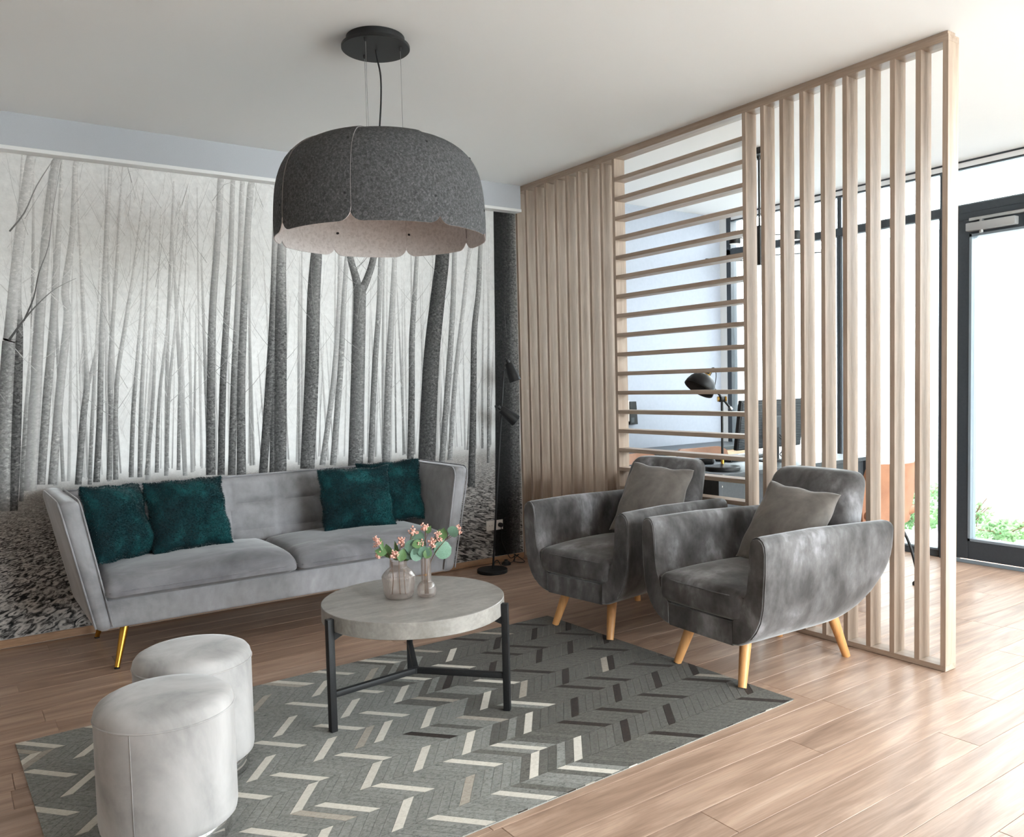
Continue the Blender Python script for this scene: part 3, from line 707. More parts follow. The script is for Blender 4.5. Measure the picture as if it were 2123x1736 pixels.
# ------------------------------------------------------------------ velvet sofa
def sofa():
    t = thing('velvet_sofa', 'grey velvet sofa with flared arms and gold legs against the forest mural', 'sofa', (1.47, 4.46, 0))
    # apron / base
    MB().rbox(1.80, 0.70, 0.135, 0.012, (0, -.005, 0.272), 10).build('base', M_velvet_sofa, t, 60)
    def lean(sgn):
        def fn(x, y, z):
            k = (z+.305)/.61
            x2 = x*(0.82+.18*k)
            # front edge: slightly proud at the top corner, back lower
            return (x2+sgn*(.118*k), y+.012*k, z)
        return fn
    for s_ in (-1, 1):
        a = MB().rbox(.098, .74, .61, .04, (s_*.908, -.005, .505), 8, lean(s_)).build('arm', M_velvet_sofa, t, 60)
        for e in (-1, 1):       # piping along both front edges of the arm
            pts = []
            for q in [(-.285, 0), (-.2, 0), (0, 0), (.2, 0), (.262, .006), (.295, .035), (.303, .09), (.303, .3), (.303, .6)]:
                k = (q[0]+.305)/.61; xx = e*.043*(0.82+.18*k); pts.append((s_*.908+xx+s_*.118*k, -.372+.012*k+q[1], .505+q[0]))
            if e == -s_ or True: MB().tube(catmull(pts, 4), .0042, 8).build('piping', M_velvet_sofa, a, 180)
    # backrest with stitched squares
    def back_fn(x, y, z):
        k = (z+.23)/.46
        dx = ((x+.96) % .274)/.274; dz = ((z+.23) % .155)/.155
        puff = (1-abs(2*dx-1)**6)*(1-abs(2*dz-1)**6)
        y2 = y-(.018*(puff-1) if y < 0 else 0)*-1
        return (x*(1+.05*k), y2+.11*k, z)
    def backrest():
        nx, nz = 84, 30; hx = .955; v = []; f = []
        prof = []
        for j in range(nz+1): prof.append(j/nz)
        for side in (0, 1):
            for j in range(nz+1):
                for i in range(nx+1):
                    u = -1+2*i/nx; k = j/nz; z = .33+.46*k; x = u*hx*(1+.055*k)
                    if side == 0:
                        cx_ = (x+.96)/.274; cz_ = (z-.335)/.152
                        dx = cx_-math.floor(cx_); dz = cz_-math.floor(cz_)
                        puff = (1-abs(2*dx-1)**7)*(1-abs(2*dz-1)**7)
                        y = .235+.10*k-.02*puff
                        rr = max(0, (z-.76)/.03); y += .03*rr*rr if rr > 0 else 0
                    else:
                        y = .275+.085*k
                        rr = max(0, (z-.76)/.03); y -= .012*rr*rr if rr > 0 else 0
                    v.append((x, y, z))
        off = (nz+1)*(nx+1)
        for j in range(nz):
            for i in range(nx):
                a = j*(nx+1)+i; f.append((a, a+1, a+nx+2, a+nx+1)); b = off+a; f.append((b, b+nx+1, b+nx+2, b+1))
        for i in range(nx):
            a = nz*(nx+1)+i; f.append((a, a+1, off+a+1, off+a)); f.append((i+1, i, off+i, off+i+1))
        for j in range(nz):
            a = j*(nx+1); f.append((a, a+nx+1, off+a+nx+1, off+a)); a += nx; f.append((a+nx+1, a, off+a, off+a+nx+1))
        o = link('backrest', v, f, M_velvet_sofa, t); shade(o.data, 50); return o
    br = backrest()
    pts = [(-.97, .345, .788), (-.5, .345, .79), (0, .345, .791), (.5, .345, .79), (.97, .345, .788)]
    MB().tube(catmull(pts, 6), .005, 8).build('piping', M_velvet_sofa, br, 180)
    # two seat cushions
    for s_ in (-1, 1):
        def cf(x, y, z, s_=s_):
            u, w = x/.455, y/.30
            crown = .028*(1-min(1, abs(u))**2.5)*(1-min(1, abs(w))**2.5)
            front = max(0, -w-.55)/.45
            z2 = z+(crown if z > 0 else 0)-.028*front**2*(1.0 if z > 0 else .35)+.012*math.sin(u*3+s_)*(1-w*w)*.3
            lean_ = .03*(z/.06)
            side = (abs(u)**8)*.012*(-1 if z > 0 else 0)
            return (x*(1+.0*lean_), y-.02*(1-abs(u)**3)*max(0, -w)*(.6 if z < 0 else 1)+.06*max(0, -z/.0575)*max(0, -w-.6)/.4, z2+side)
        c = MB().rbox(.905, .60, .115, .045, (s_*.453, -.105, .392), 10, cf).build('seat_cushion', M_velvet_seat, t, 180)
        pts = []
        for u in (-.96, -.7, -.35, 0, .35, .7, .96):
            q = cf(u*.455, -.3, .028)
            pts.append((s_*.453+q[0], -.105+q[1]+(.012 if abs(u) > .9 else 0)-.001, .392+q[2]-.004))
        MB().tube(catmull(pts, 5), .0038, 8).build('piping', M_velvet_seat, c, 180)
    for sx in (-1, 1):
        for sy in (-1, 1):
            p0 = (sx*.80, sy*.24, .215); p1 = (sx*.858, sy*.30, 0.006)
            l = MB().tube([p0, p1], [.021, .0115], 20).build('leg', M_gold, t, 60)
            MB().tube([p1, (p1[0], p1[1], 0)], [.0125, .0125], 16).build('foot_cap', M_rubber, l, 60)
sofa()

# ------------------------------------------------------------------ fur cushions on the sofa
def pillow_pts(a, b, th, seed, n=30, wob=.012, pinch=.06):
    rnd = random.Random(seed); ph = [rnd.uniform(0, 6.28) for _ in range(8)]
    v = []; f = []
    def P(u, w, s_):
        e = (max(0, 1-abs(u)**2.6)*max(0, 1-abs(w)**2.6))**.5
        x = a*u*(1-pinch*(1-abs(w)**2)*abs(u)**3); y = b*w*(1-pinch*(1-abs(u)**2)*abs(w)**3)
        wb = wob*(math.sin(3.1*u+ph[0]+2*w)+math.sin(4.3*w+ph[1]-1.5*u)+.6*math.sin(7*u+ph[2])*math.sin(6*w+ph[3]))
        z = s_*(th*e)+wb*(.3+.7*e)
        return (x+.004*math.sin(9*w+ph[4])*abs(u), y+.004*math.sin(8*u+ph[5])*abs(w), z)
    for s_ in (1, -1):
        for j in range(n+1):
            for i in range(n+1):
                u = -1+2*i/n; w = -1+2*j/n
                u = math.copysign(1-(1-abs(u))**1.5, u); w = math.copysign(1-(1-abs(w))**1.5, w)
                v.append(P(u, w, s_))
    o = (n+1)**2
    for j in range(n):
        for i in range(n):
            p = j*(n+1)+i; f.append((p, p+1, p+n+2, p+n+1)); f.append((o+p, o+p+n+1, o+p+n+2, o+p+1))
    return v, f
def outward(me):
    bm = bmesh.new(); bm.from_mesh(me); bmesh.ops.remove_doubles(bm, verts=bm.verts[:], dist=1e-5); bmesh.ops.recalc_face_normals(bm, faces=bm.faces[:])
    if bm.calc_volume(signed=True) < 0: bmesh.ops.reverse_faces(bm, faces=bm.faces[:])
    bm.to_mesh(me); bm.free(); me.update(); shade(me, 180)
def fur_pillow(label, loc, rot, a, b, th, seed):
    v, f = pillow_pts(a, b, th, seed)
    o = link('fur_cushion', v, f, M_fur, None); outward(o.data)
    o.location = loc; o.rotation_euler = rot
    tag(o, label, 'cushion', 'green fur cushions on the sofa')
    rnd = random.Random(seed+50); me = o.data; fv = []; ff = []
    polys = [p for p in me.polygons]; ar = np.array([p.area for p in polys]); cum = np.cumsum(ar)/ar.sum()
    for k in range(13000):
        p = polys[int(np.searchsorted(cum, rnd.random()))]
        vs = [me.vertices[q].co for q in p.vertices]; ra, rb_ = rnd.random(), rnd.random()
        c = vs[0].lerp(vs[1], ra).lerp(vs[-1].lerp(vs[2], ra), rb_)
        nrm = p.normal; l = rnd.uniform(.007, .013)
        d = (nrm*.75+Vector((rnd.uniform(-.7, .7), rnd.uniform(-1.0, .3), rnd.uniform(-.3, .3)))).normalized()
        sd = d.orthogonal().normalized()*.0013
        i = len(fv); fv += [tuple(c-sd), tuple(c+sd), tuple(c+d*l)]; ff.append((i, i+1, i+2))
    fo = link('fur', fv, ff, M_fur, o); fo['kind'] = 'stuff'
    return o
fur_pillow('dark green fur cushion tucked into the corner of the left sofa arm', (.692, 4.415, .652), (R(74), R(4), R(38)), .185, .19, .075, 1)
fur_pillow('dark green fur cushion leaning on the sofa back, in front of the corner one', (1.035, 4.475, .648), (R(70), 0, R(6)), .205, .19, .07, 2)
fur_pillow('dark green fur cushion in front of its twin by the right sofa arm', (1.968, 4.43, .642), (R(72), 0, R(-9)), .215, .185, .065, 3)
fur_pillow('dark green fur cushion half hidden behind its twin by the right sofa arm', (2.222, 4.505, .65), (R(74), R(-3), R(-20)), .195, .19, .06, 4)

# ------------------------------------------------------------------ poufs
def pouf(loc, label, rz):
    t = thing('velvet_pouf', label, 'pouf', loc, rz, 'pale velvet poufs at the rug corner')
    r_ = .187; prof = [(.150, .062), (.174, .064), (.184, .072), (r_, .09), (r_, .2), (r_, .3), (r_, .385)]
    MB().lathe(prof, 72, cap=True).build('body', M_velvet_pouf, t, 50)
    top = [(r_+.0005, .383), (r_, .392), (.184, .405), (.176, .416), (.158, .425), (.12, .431), (.06, .4345), (.001, .435)]
    MB().lathe(top, 72, cap=False).build('seat_top', M_velvet_pouf, t, 180)
    ring = [(math.cos(2*math.pi*k/72)*(r_+.0005), math.sin(2*math.pi*k/72)*(r_+.0005), .384) for k in range(73)]
    MB().tube(ring, .0028, 8, False).build('piping', M_velvet_pouf, t, 180)
    for a in (200, 20):
        c, s_ = math.cos(R(a)), math.sin(R(a))
        MB().tube([(c*(r_+.0002), s_*(r_+.0002), z) for z in (.075, .2, .3, .383)], .0011, 6).build('side_seam', M_velvet_pouf, t, 180)
    MB().lathe([(.166, .0065), (.168, .010), (.168, .061), (.166, .0635)], 72).build('plinth', M_chrome, t, 40)
pouf((.482, 2.466, 0), 'pale grey velvet pouf on chrome plinth, standing on the rug in front of its twin', R(30))
pouf((.649, 2.841, 0), 'pale grey velvet pouf on chrome plinth, partly hidden behind its twin', R(75))

# ------------------------------------------------------------------ coffee table
def coffee_table():
    cx, cy, zt, r_ = 1.51, 2.885, .444, .362
    t = thing('coffee_table', 'round concrete look coffee table on three black square legs', 'table', (cx, cy, 0))
    MB().lathe([(.001, zt-.062), (r_-.003, zt-.062), (r_, zt-.060), (r_, zt-.002), (r_-.002, zt), (.001, zt)], 128, cap=False).build('tabletop', M_concrete, t, 30)
    for a in (186, 312, 66):
        m = Matrix.Rotation(R(a), 4, 'Z'); b = MB(); rr = r_+.0002
        b.box(rr, rr+.026, -.013, .013, .007, zt-.012, .002).xf(m); l = b.build('leg', M_black, t, 40)
        MB().box(-.004, rr, -.011, .011, .135, .157, .002).xf(m).build('stretcher', M_black, t, 40)
        s0 = [(rr, -.012, zt-.0625), (rr, .012, zt-.0625), (rr-.075, .012, zt-.0625), (rr-.075, -.012, zt-.0625), (rr, -.012, zt-.092), (rr, .012, zt-.092)]
        MB().add(s0, [(0, 3, 2, 1), (0, 1, 5, 4), (3, 4, 5, 2), (0, 4, 3), (1, 2, 5)]).xf(m).build('bracket', M_black, t)
        MB().tube([m @ Vector((rr+.013, 0, .0065)), m @ Vector((rr+.013, 0, .0085))], .011, 14).build('glide', M_rubber, l)
    MB().lathe([(.0145, .1345), (.0145, .1575)], 24).build('hub', M_black, t, 40)
coffee_table()

# ------------------------------------------------------------------ armchairs
def armchair(loc, rz, label):
    t = thing('velvet_armchair', label, 'armchair', loc, rz, 'grey velvet armchairs')
    ys = [-.425, -.418, -.40, -.25, -.1, .02, .12, .2, .27, .325, .37, .40, .418, .425]
    def zb(y):
        k = max(0, min(1, (y-.06)/.375)); return .192+.27*(1-math.sqrt(max(0, 1-k**2.4)))
    armc = [(.185, .192), (.215, .196), (.25, .212), (.283, .238), (.31, .272), (.332, .315), (.347, .37), (.355, .44), (.358, .52), (.358, .60),
            (.354, .628), (.344, .647), (.328, .658), (.312, .659), (.296, .651), (.285, .634), (.279, .60), (.270, .50), (.255, .42), (.232, .35), (.205, .305), (.185, .29)]
    def station(sec, y, s_):
        o = []; b0 = zb(y); end = 1.0
        if y <= -.418: end = .0 if y < -.42 else .5
        if y >= .418: end = .5 if y < .42 else 0.
        ins = {0.0: .010, .5: .003, 1.0: 0.0}[end]
        cx_ = sum(p[0] for p in sec)/len(sec); cz_ = sum(p[1] for p in sec)/len(sec)
        for x, z in sec:
            z2 = b0+(z-.192)*(.66-b0)/(.66-.192)
            # arm tops fall slightly to the back
            z2 -= max(0, (z-.45)/.21)*.022*max(0, (y+.1)/.53)
            x2 = x
            if ins:
                dx, dz = x-cx_, z-cz_; l = math.hypot(dx, dz) or 1
                x2 = x-dx/l*ins; z2 = z2-dz/l*ins
            o.append((s_*x2, y, z2))
        return o
    for s_ in (1, -1):
        b = MB().loft([station(armc, y, s_) for y in ys]); a = b.build('arm', M_velvet_dark, t, None, True); shade(a.data, 38)
        # stitched seam round the front of the arm
        ring = [Vector(p)+Vector((0, -.0015, 0)) for p in station(armc, -.418, s_)[3:18]]
        MB().tube(ring, .0022, 6).build('seam', M_velvet_dark, a, 180)
    basec = [(-.1855, .192), (.1855, .192), (.1855, .29), (-.1855, .29)]
    def bst(y): 
        b0 = zb(y); ins = .006 if (y < -.42 or y > .42) else 0
        return [(x*(1-ins), y+.004, b0+(z-.192)*(.66-b0)/(.66-.192)) for x, z in basec]
    MB().loft([bst(y) for y in ys if y < .3]).build('base', M_velvet_dark, t, 40, True)
    def seat_fn(x, y, z):
        u, w = x/.26, y/.30
        return (x*(1-.0*w), y-.012*(1-min(1, abs(u))**3)*max(0, -w), z+(.032*(1-min(1, abs(u))**2.4)*(1-min(1, abs(w))**2.6) if z > 0 else 0)-.008*max(0, -w-.6))
    c = MB().rbox(.50, .60, .125, .035, (0, -.125, .358), 8, seat_fn).build('seat_cushion', M_velvet_dark, t, 180)
    pts = [(-.243, -.415, .40), (-.12, -.434, .40), (0, -.4385, .40), (.12, -.434, .40), (.243, -.415, .40)]
    MB().tube(catmull(pts, 5), .0022, 6).build('piping', M_velvet_dark, c, 180)
    def back_fn(x, y, z):
        k = (z+.28)/.56
        w = 1-.13*max(0, k-.35)/.65
        return (x*w, y*(1-.25*k)+.20*k-.012*(1-(x/.27)**2)*(1 if y < 0 else 0), z-.012*abs(x/.27)**3*max(0, k-.7)/.3)
    bk = MB().rbox(.535, .155, .56, .06, (0, .185, .572), 8, back_fn).build('backrest', M_velvet_dark, t, 180)
    for sx in (-1, 1):
        for sy in (-1, 1):
            top = (sx*.150, -.30 if sy < 0 else .235, .215 if sy < 0 else .26); bot = (sx*.19, -.372 if sy < 0 else .318, .0065 if sy < 0 else 0.0005)
            MB().tube([top, bot], [.0265, .0175], 24).build('leg', M_beech, t, 50)
    return t
armchair((3.035, 2.365, 0), R(-90-2.5), 'dark grey velvet armchair nearest the free end of the slatted divider')
armchair((3.0, 3.245, 0), R(-90+7.5), 'dark grey velvet armchair nearest the mural, beside the floor lamp')
def taupe_pillow(loc, rot, label, seed):
    v, f = pillow_pts(.205, .205, .06, seed, 24, .004, .05)
    o = link('velvet_cushion', v, f, M_velvet_pillow, None); outward(o.data)
    o.location = loc; o.rotation_euler = rot
    tag(o, label, 'cushion', 'taupe cushions on the armchairs')
taupe_pillow((3.145, 2.335, .602), (R(57), R(3), R(-90-6)), 'taupe velvet cushion leaning in the armchair nearest the free end of the divider', 7)
taupe_pillow((3.10, 3.16, .64), (R(62), R(3), R(-90+6)), 'taupe velvet cushion leaning in the armchair nearest the mural', 8)

# ------------------------------------------------------------------ felt pendant lamp
def pendant():
    t = thing('felt_pendant_lamp', 'large dark grey felt petal pendant lamp hanging above the coffee table', 'pendant lamp', (1.522, 3.085, 1.885))
    Z0 = 1.885
    can = MB().lathe([(.118, H-Z0-.0005), (.118, 2.668-Z0), (.137, 2.668-Z0), (.138, 2.666-Z0), (.138, 2.657-Z0), (.136, 2.655-Z0), (.001, 2.655-Z0)], 72, cap=False).build('canopy', M_black, t, 30)
    prof = [(.10, 2.292), (.17, 2.288), (.225, 2.276), (.284, 2.260), (.337, 2.230), (.378, 2.187), (.404, 2.133), (.419, 2.065), (.425, 1.99), (.427, 1.94), (.426, 1.885)]
    cc = catmull([(r_, z, 0) for r_, z in prof], 3)
    # arc length from the top
    L = [0]
    for i in range(1, len(cc)): L.append(L[-1]+(cc[i]-cc[i-1]).length)
    tot = L[-1]
    def at(s_):
        s_ = max(0, min(tot, s_)); i = 0
        while i < len(L)-2 and L[i+1] < s_: i += 1
        f_ = (s_-L[i])/(L[i+1]-L[i]); p = cc[i].lerp(cc[i+1], f_); d = (cc[i+1]-cc[i]).normalized()
        return p.x, p.y, (-d.y, d.x)   # r, z, normal (r,z) pointing outward
    nA, nS = 22, 26; half = R(23.0); cr = .05
    def petal_mesh():
        v = []; f = []; mi = []
        for lay in (0, 1):
            for j in range(nS+1):
                for i in range(nA+1):
                    u = -1+2*i/nA; u = math.copysign(1-(1-abs(u))**1.6, u)
                    edge = (1-abs(u))*half*.424           # distance to the side edge at the rim
                    cut = cr-math.sqrt(max(0, cr*cr-(cr-edge)**2)) if edge < cr else 0
                    s_ = (tot-cut)*(j/nS)
                    r_, z, n_ = at(s_)
                    off = .0036*(u+1)*.62-(.0036 if lay else 0)
                    r2_ = r_+n_[0]*off*-1 if False else r_+abs(n_[0])*off*(1)
                    z2 = z+n_[1]*off*(1 if n_[1] >= 0 else -1)
                    a = u*half; v.append((r2_*math.cos(a), r2_*math.sin(a), z2-Z0))
        k = (nS+1)*(nA+1)
        for j in range(nS):
            for i in range(nA):
                p = j*(nA+1)+i
                f.append((p, p+nA+1, p+nA+2, p+1)); mi.append(0); f.append((k+p, k+p+1, k+p+nA+2, k+p+nA+1)); mi.append(1)
        for i in range(nA):
            p = nS*(nA+1)+i; f.append((p, k+p, k+p+1, p+1)); mi.append(1); f.append((i, i+1, k+i+1, k+i)); mi.append(1)
        for j in range(nS):
            p = j*(nA+1); f.append((p, k+p, k+p+nA+1, p+nA+1)); mi.append(2); p += nA; f.append((p, p+nA+1, k+p+nA+1, k+p)); mi.append(2)
        return v, f, mi
    v, f, mi = petal_mesh()
    p0 = link('petal', v, f, None, t, None, [M_felt_out, M_felt_in, M_felt_edge], mi); shade(p0.data, 40)
    a_fix = half*.88
    for s_ in (.30, tot-.10):
        r_, z, n_ = at(s_)
        c = Vector(((r_)*math.cos(a_fix), (r_)*math.sin(a_fix), z-Z0)); nv = Vector((abs(n_[0])*math.cos(a_fix), abs(n_[0])*math.sin(a_fix), abs(n_[1])))
        MB().tube([c-nv*.009, c+nv*.0065], .0048, 12).build('rivet', M_rubber, p0, 60)
    ang0 = R(-108.6)
    p0.rotation_euler = (0, 0, ang0)
    for k in range(1, 8):
        c = copy_tree(p0, t); c.rotation_euler = (0, 0, ang0+k*math.pi/4)
    MB().lathe([(.001, 2.288-Z0), (.12, 2.288-Z0), (.12, 2.283-Z0), (.001, 2.283-Z0)], 48, cap=False).build('top_plate', M_black, t, 30)
    MB().lathe([(.03, 2.283-Z0), (.03, 2.25-Z0), (.022, 2.24-Z0), (.001, 2.24-Z0)], 32, cap=False).build('lamp_holder', M_black, t, 30)
    MB().lathe([(.001, 2.13-Z0), (.025, 2.137-Z0), (.042, 2.155-Z0), (.048, 2.18-Z0), (.042, 2.205-Z0), (.026, 2.226-Z0), (.02, 2.24-Z0)], 32, cap=False).build('bulb', M_plastic, t, 180)
    for c in ((-.085, -.085), (-.015, .075), (.075, -.07)):
        w = MB().tube([(c[0], c[1], 2.655-Z0), (c[0], c[1], 2.285-Z0)], .0009, 6).build('suspension_wire', M_steel, t)
        MB().lathe([(.006, 2.655-Z0), (.006, 2.648-Z0), (.003, 2.64-Z0)], 14, (c[0], c[1], 0)).build('wire_grip', M_rubber, w, 40)
    MB().tube(catmull([(0, 0, 2.655-Z0), (.004, -.002, 2.62-Z0), (.014, -.008, 2.55-Z0), (.012, -.008, 2.45-Z0), (.004, -.003, 2.34-Z0), (0, 0, 2.28-Z0)], 6), .0035, 10).build('power_cable', M_rubber, t, 180)
pendant()

# ------------------------------------------------------------------ floor lamp by the mural
def floor_lamp():
    t = thing('floor_lamp', 'slim black floor lamp with two cone heads in front of the mural', 'floor lamp', (3.04, 4.64, 0))
    MB().lathe([(.001, 0.0003), (.103, 0.0003), (.105, .003), (.105, .021), (.102, .024), (.001, .0245)], 64, cap=False).build('base', M_black, t, 35)
    top = Vector((.135, 0, 1.375))
    MB().tube([(.005, 0, .02), top], .0068, 16).build('pole', M_black, t, 60)
    def head(p, d, nm):
        d = Vector(d).normalized(); q = d.to_track_quat('Z', 'Y').to_matrix().to_4x4(); q.translation = p
        o = MB().lathe([(.001, -.004), (.026, -.004), (.029, 0), (.043, .128), (.0418, .128), (.028, .006), (.001, .006)], 40, cap=False).xf(q).build('lamp_shade', M_black, t, 40)
        MB().lathe([(.0415, .126), (.028, .0068), (.001, .0068)], 40, cap=False).xf(q).build('shade_lining', M_plastic, o, 40)
        MB().lathe([(.0, .01), (.02, .02), (.024, .05), (.015, .085), (.0, .095)], 24, cap=False).xf(q).build('bulb', M_plastic, o, 180)
        MB().lathe([(.012, -.004), (.012, -.028), (.001, -.028)], 20, cap=False).xf(q).build('lamp_cap', M_black, o, 40)
        side = q.to_3x3() @ Vector((1, 0, 0))
        c0 = p-d*.03; c1 = p-d*.06+Vector((-.03, 0, .01)); c2 = p+d*.02+Vector((-.055, 0, .0)); c3 = p+d*.05+Vector((-.02, 0, 0))
        MB().tube(bez(c0, c1, c2, c3, 12), .0024, 8).build('head_cable', M_rubber, o, 180)
        MB().tube([p+d*.04, p+d*.04+Vector((-.024, .03, 0))], .006, 10).build('swivel', M_black, o, 60)
    head(Vector((.150, -.04, 1.425)), (.28, -.22, -1), 'upper')
    head(Vector((.085, -.035, 1.115)), (.62, -.25, -.55), 'lower')
    MB().tube(catmull([(.03, .03, .02), (.05, .045, .055), (.085, .06, .06), (.11, .07, .03), (.135, .09, .012), (.18, .12, .01)], 6), .003, 8).build('cord', M_rubber, t, 180)
    MB().lathe([(.001, 0.0005), (.033, 0.0005), (.034, .008), (.026, .02), (.014, .026), (.013, .036), (.001, .038)], 32, (.205, .13, 0), cap=False).build('foot_switch', M_rubber, t, 40)
    MB().tube(catmull([(.232, .13, .01), (.27, .12, .02), (.285, .14, .045), (.31, .12, .06), (.30, .15, .035), (.27, .13, .015), (.30, .10, .008), (.345, .10, .006), (.33, .13, .03), (.29, .15, .06),
                       (.315, .17, .05), (.275, .17, .03), (.255, .19, .07), (.235, .225, .16), (.243, .232, .22), (.232, .228, .262)], 5), .0028, 8).build('plug_cord', M_rubber, t, 180)
    MB().lathe([(.016, 0), (.016, .022), (.009, .034), (.004, .038)], 24).xf(Matrix.Translation((.226, YW-.0125-4.64, .272)) @ Matrix.Rotation(R(90), 4, 'X')).build('plug', M_rubber, t, 40)
floor_lamp()
def socket():
    t = thing('wall_socket', 'white double wall socket on the mural behind the floor lamp', 'socket', (3.226, YW, .272))
    for k, x in enumerate((-.0355, .0355)):
        f = MB().box(x-.0352, x+.0352, -.009, -.0018, -.0355, .0355, .002).build('socket_plate', M_plastic, t)
        ring = MB().lathe([(.0205, 0), (.0205, -.0015), (.0185, -.0015), (.0175, .0055), (.001, .0055)], 36, cap=False)
        ring.xf(Matrix.Translation((x, -.0092, 0)) @ Matrix.Rotation(R(-90), 4, 'X')).build('socket_well', M_plastic, f, 40, True)
        if k == 0:
            for s_ in (-1, 1): MB().tube([(x+s_*.0095, -.0096, 0), (x+s_*.0095, -.0110, 0)], .0026, 12).build('pin_hole', M_rubber, f)
socket()

# ------------------------------------------------------------------ vases with sprigs
E1 = Vector((.82, -.57, 0)); E2 = Vector((.57, .82, 0)); EZ = Vector((0, 0, 1))
def vase(loc, prof, label, name, zr):
    wall = .0022
    inner = [(max(r_-wall, .001), z+(.003 if i == 0 else 0)) for i, (r_, z) in enumerate(prof)]
    ribf = lambda z: 1.0 if zr[0] < z < zr[1] else 0.0
    cp = [(q.x, q.y) for q in catmull([(r_, z, 0) for r_, z in prof], 3)]
    ci = [(max(q.x-wall, .001), q.y) for q in catmull([(r_, z, 0) for r_, z in prof], 3)]
    b = MB().lathe([(.001, 0.0)]+cp+list(reversed(ci))+[(.001, .004)], 144, (0, 0, 0), (56, .016, ribf), cap=False)
    o = b.build(name, M_vase, None, 180); o.location = loc
    tag(o, label, 'vase'); return o
VZ = .4445
V1 = (1.462, 2.915, VZ); V2 = (1.553, 2.853, VZ)
vase(V1, [(.044, .0005), (.052, .004), (.059, .02), (.0625, .05), (.0665, .082), (.066, .088), (.056, .103), (.042, .117), (.036, .123), (.035, .128), (.035, .147), (.0352, .149)],
     'wide ribbed pinkish glass vase with angular shoulder on the coffee table', 'glass_vase', (.01, .12))
vase(V2, [(.026, .0005), (.033, .004), (.037, .015), (.0375, .035), (.036, .044), (.028, .056), (.0205, .062), (.0198, .07), (.0198, .11), (.0202, .156), (.0204, .158)],
     'slender ribbed glass vase with a long neck on the coffee table', 'glass_vase', (.01, .15))
def leaf_mesh(kind):
    v = []; f = []; n = 10
    for i in range(n+1):
        s_ = i/n
        if kind == 'round': w = .52*math.sqrt(max(0, 1-(2*s_-1.0)**2))*(1.0 if s_ > .1 else .8)
        elif kind == 'oval': w = .36*math.sin(math.pi*s_**.85)
        else: w = .15*math.sin(math.pi*s_**.8)
        bend = -.18*s_*s_
        for u in (-1, -.5, 0, .5, 1): v.append((u*w, s_, bend+.10*abs(u)*w*2))
    for i in range(n):
        for j in range(4):
            a = i*5+j; f.append((a, a+1, a+6, a+5))
    me = bpy.data.meshes.new('leaf'); me.from_pydata(v, [], f); shade(me, 180); return me
LEAF = {k: leaf_mesh(k) for k in ('round', 'oval', 'spear')}
def cluster_mesh(seed):
    rnd = random.Random(seed); b = MB()
    for _ in range(26):
        d = Vector((rnd.gauss(0, 1), rnd.gauss(0, 1), rnd.gauss(0, .8))).normalized()*rnd.uniform(.004, .0165)
        r_ = rnd.uniform(.0026, .0044); b.lathe([(.0003, -r_), (r_*.75, -r_*.6), (r_, 0), (r_*.75, r_*.6), (.0003, r_)], 7, tuple(d), cap=False)
    me = bpy.data.meshes.new('blossom_cluster'); me.from_pydata(b.v, [], b.f); me.materials.append(M_blossom); shade(me, 180); return me
CL = [cluster_mesh(k) for k in range(3)]
def sprig(base, mouth, tip, label, leaves, clusters, seed):
    """base/mouth/tip in world; leaves: (a,c, length, dir a,c, kind); clusters: (a,c, scale) offsets from the mouth"""
    rnd = random.Random(seed); base = Vector(base); mouth = Vector(mouth); W_ = lambda a, c, d=0: mouth+E1*a+EZ*c+E2*d-base
    t = thing('flower_sprig', label, 'flower', base, 0, 'flower sprigs in the glass vases')
    tipv = W_(*tip)
    st = MB().tube(bez((0, 0, 0), (mouth-base)*.55, (mouth-base)*1.05, tipv, 14), [.0019]*8+[.0015]*7, 7).build('stem', M_stem, t, 180)
    for (a, c, l, da, dc, kind) in leaves:
        root = W_(a, c, rnd.uniform(-.02, .02)); d = (E1*da+EZ*dc+E2*rnd.uniform(-.35, .2)).normalized()
        o = bpy.data.objects.new('leaf', LEAF[kind]); COL.objects.link(o); o.parent = t
        if not LEAF[kind].materials: LEAF[kind].materials.append(M_leaf if kind == 'round' else M_leaf2)
        # leaf y axis along d, z axis towards the room
        zx = (-E2+EZ*.35+E1*rnd.uniform(-.4, .4)).normalized(); xx = d.cross(zx).normalized(); zz = xx.cross(d)
        m = Matrix((xx*l, d*l, zz*l)).transposed().to_4x4(); m.translation = root; o.matrix_local = m
    for k, (a, c, s_) in enumerate(clusters):
        p = W_(a, c, rnd.uniform(-.015, .01))
        o = bpy.data.objects.new('blossom_cluster', CL[(seed+k) % 3]); COL.objects.link(o); o.parent = t; o.location = p; s_ *= 1.18; o.scale = (s_, s_, s_*.95); o.rotation_euler = (rnd.random()*3, rnd.random()*3, rnd.random()*3)
        MB().tube([tipv.lerp(W_(0, 0), .35), p], .0008, 5).build('twig', M_stem, t, 180)
m1 = Vector(V1)+EZ*.147; m2 = Vector(V2)+EZ*.156; b1 = Vector(V1)+EZ*.012; b2 = Vector(V2)+EZ*.012
sprig(b1-E1*.028, m1-E1*.012, (-.06, .075), 'peach blossom sprig leaning out of the wide vase beside a pale spear leaf',
      [(-.045, .045, .055, -.2, 1, 'spear'), (-.03, .035, .05, -1, .25, 'oval'), (-.02, .01, .06, -.35, 1, 'oval')], [(-.072, .093, .75), (-.058, .078, .6), (-.078, .062, .6), (-.064, .028, .95)], 1)
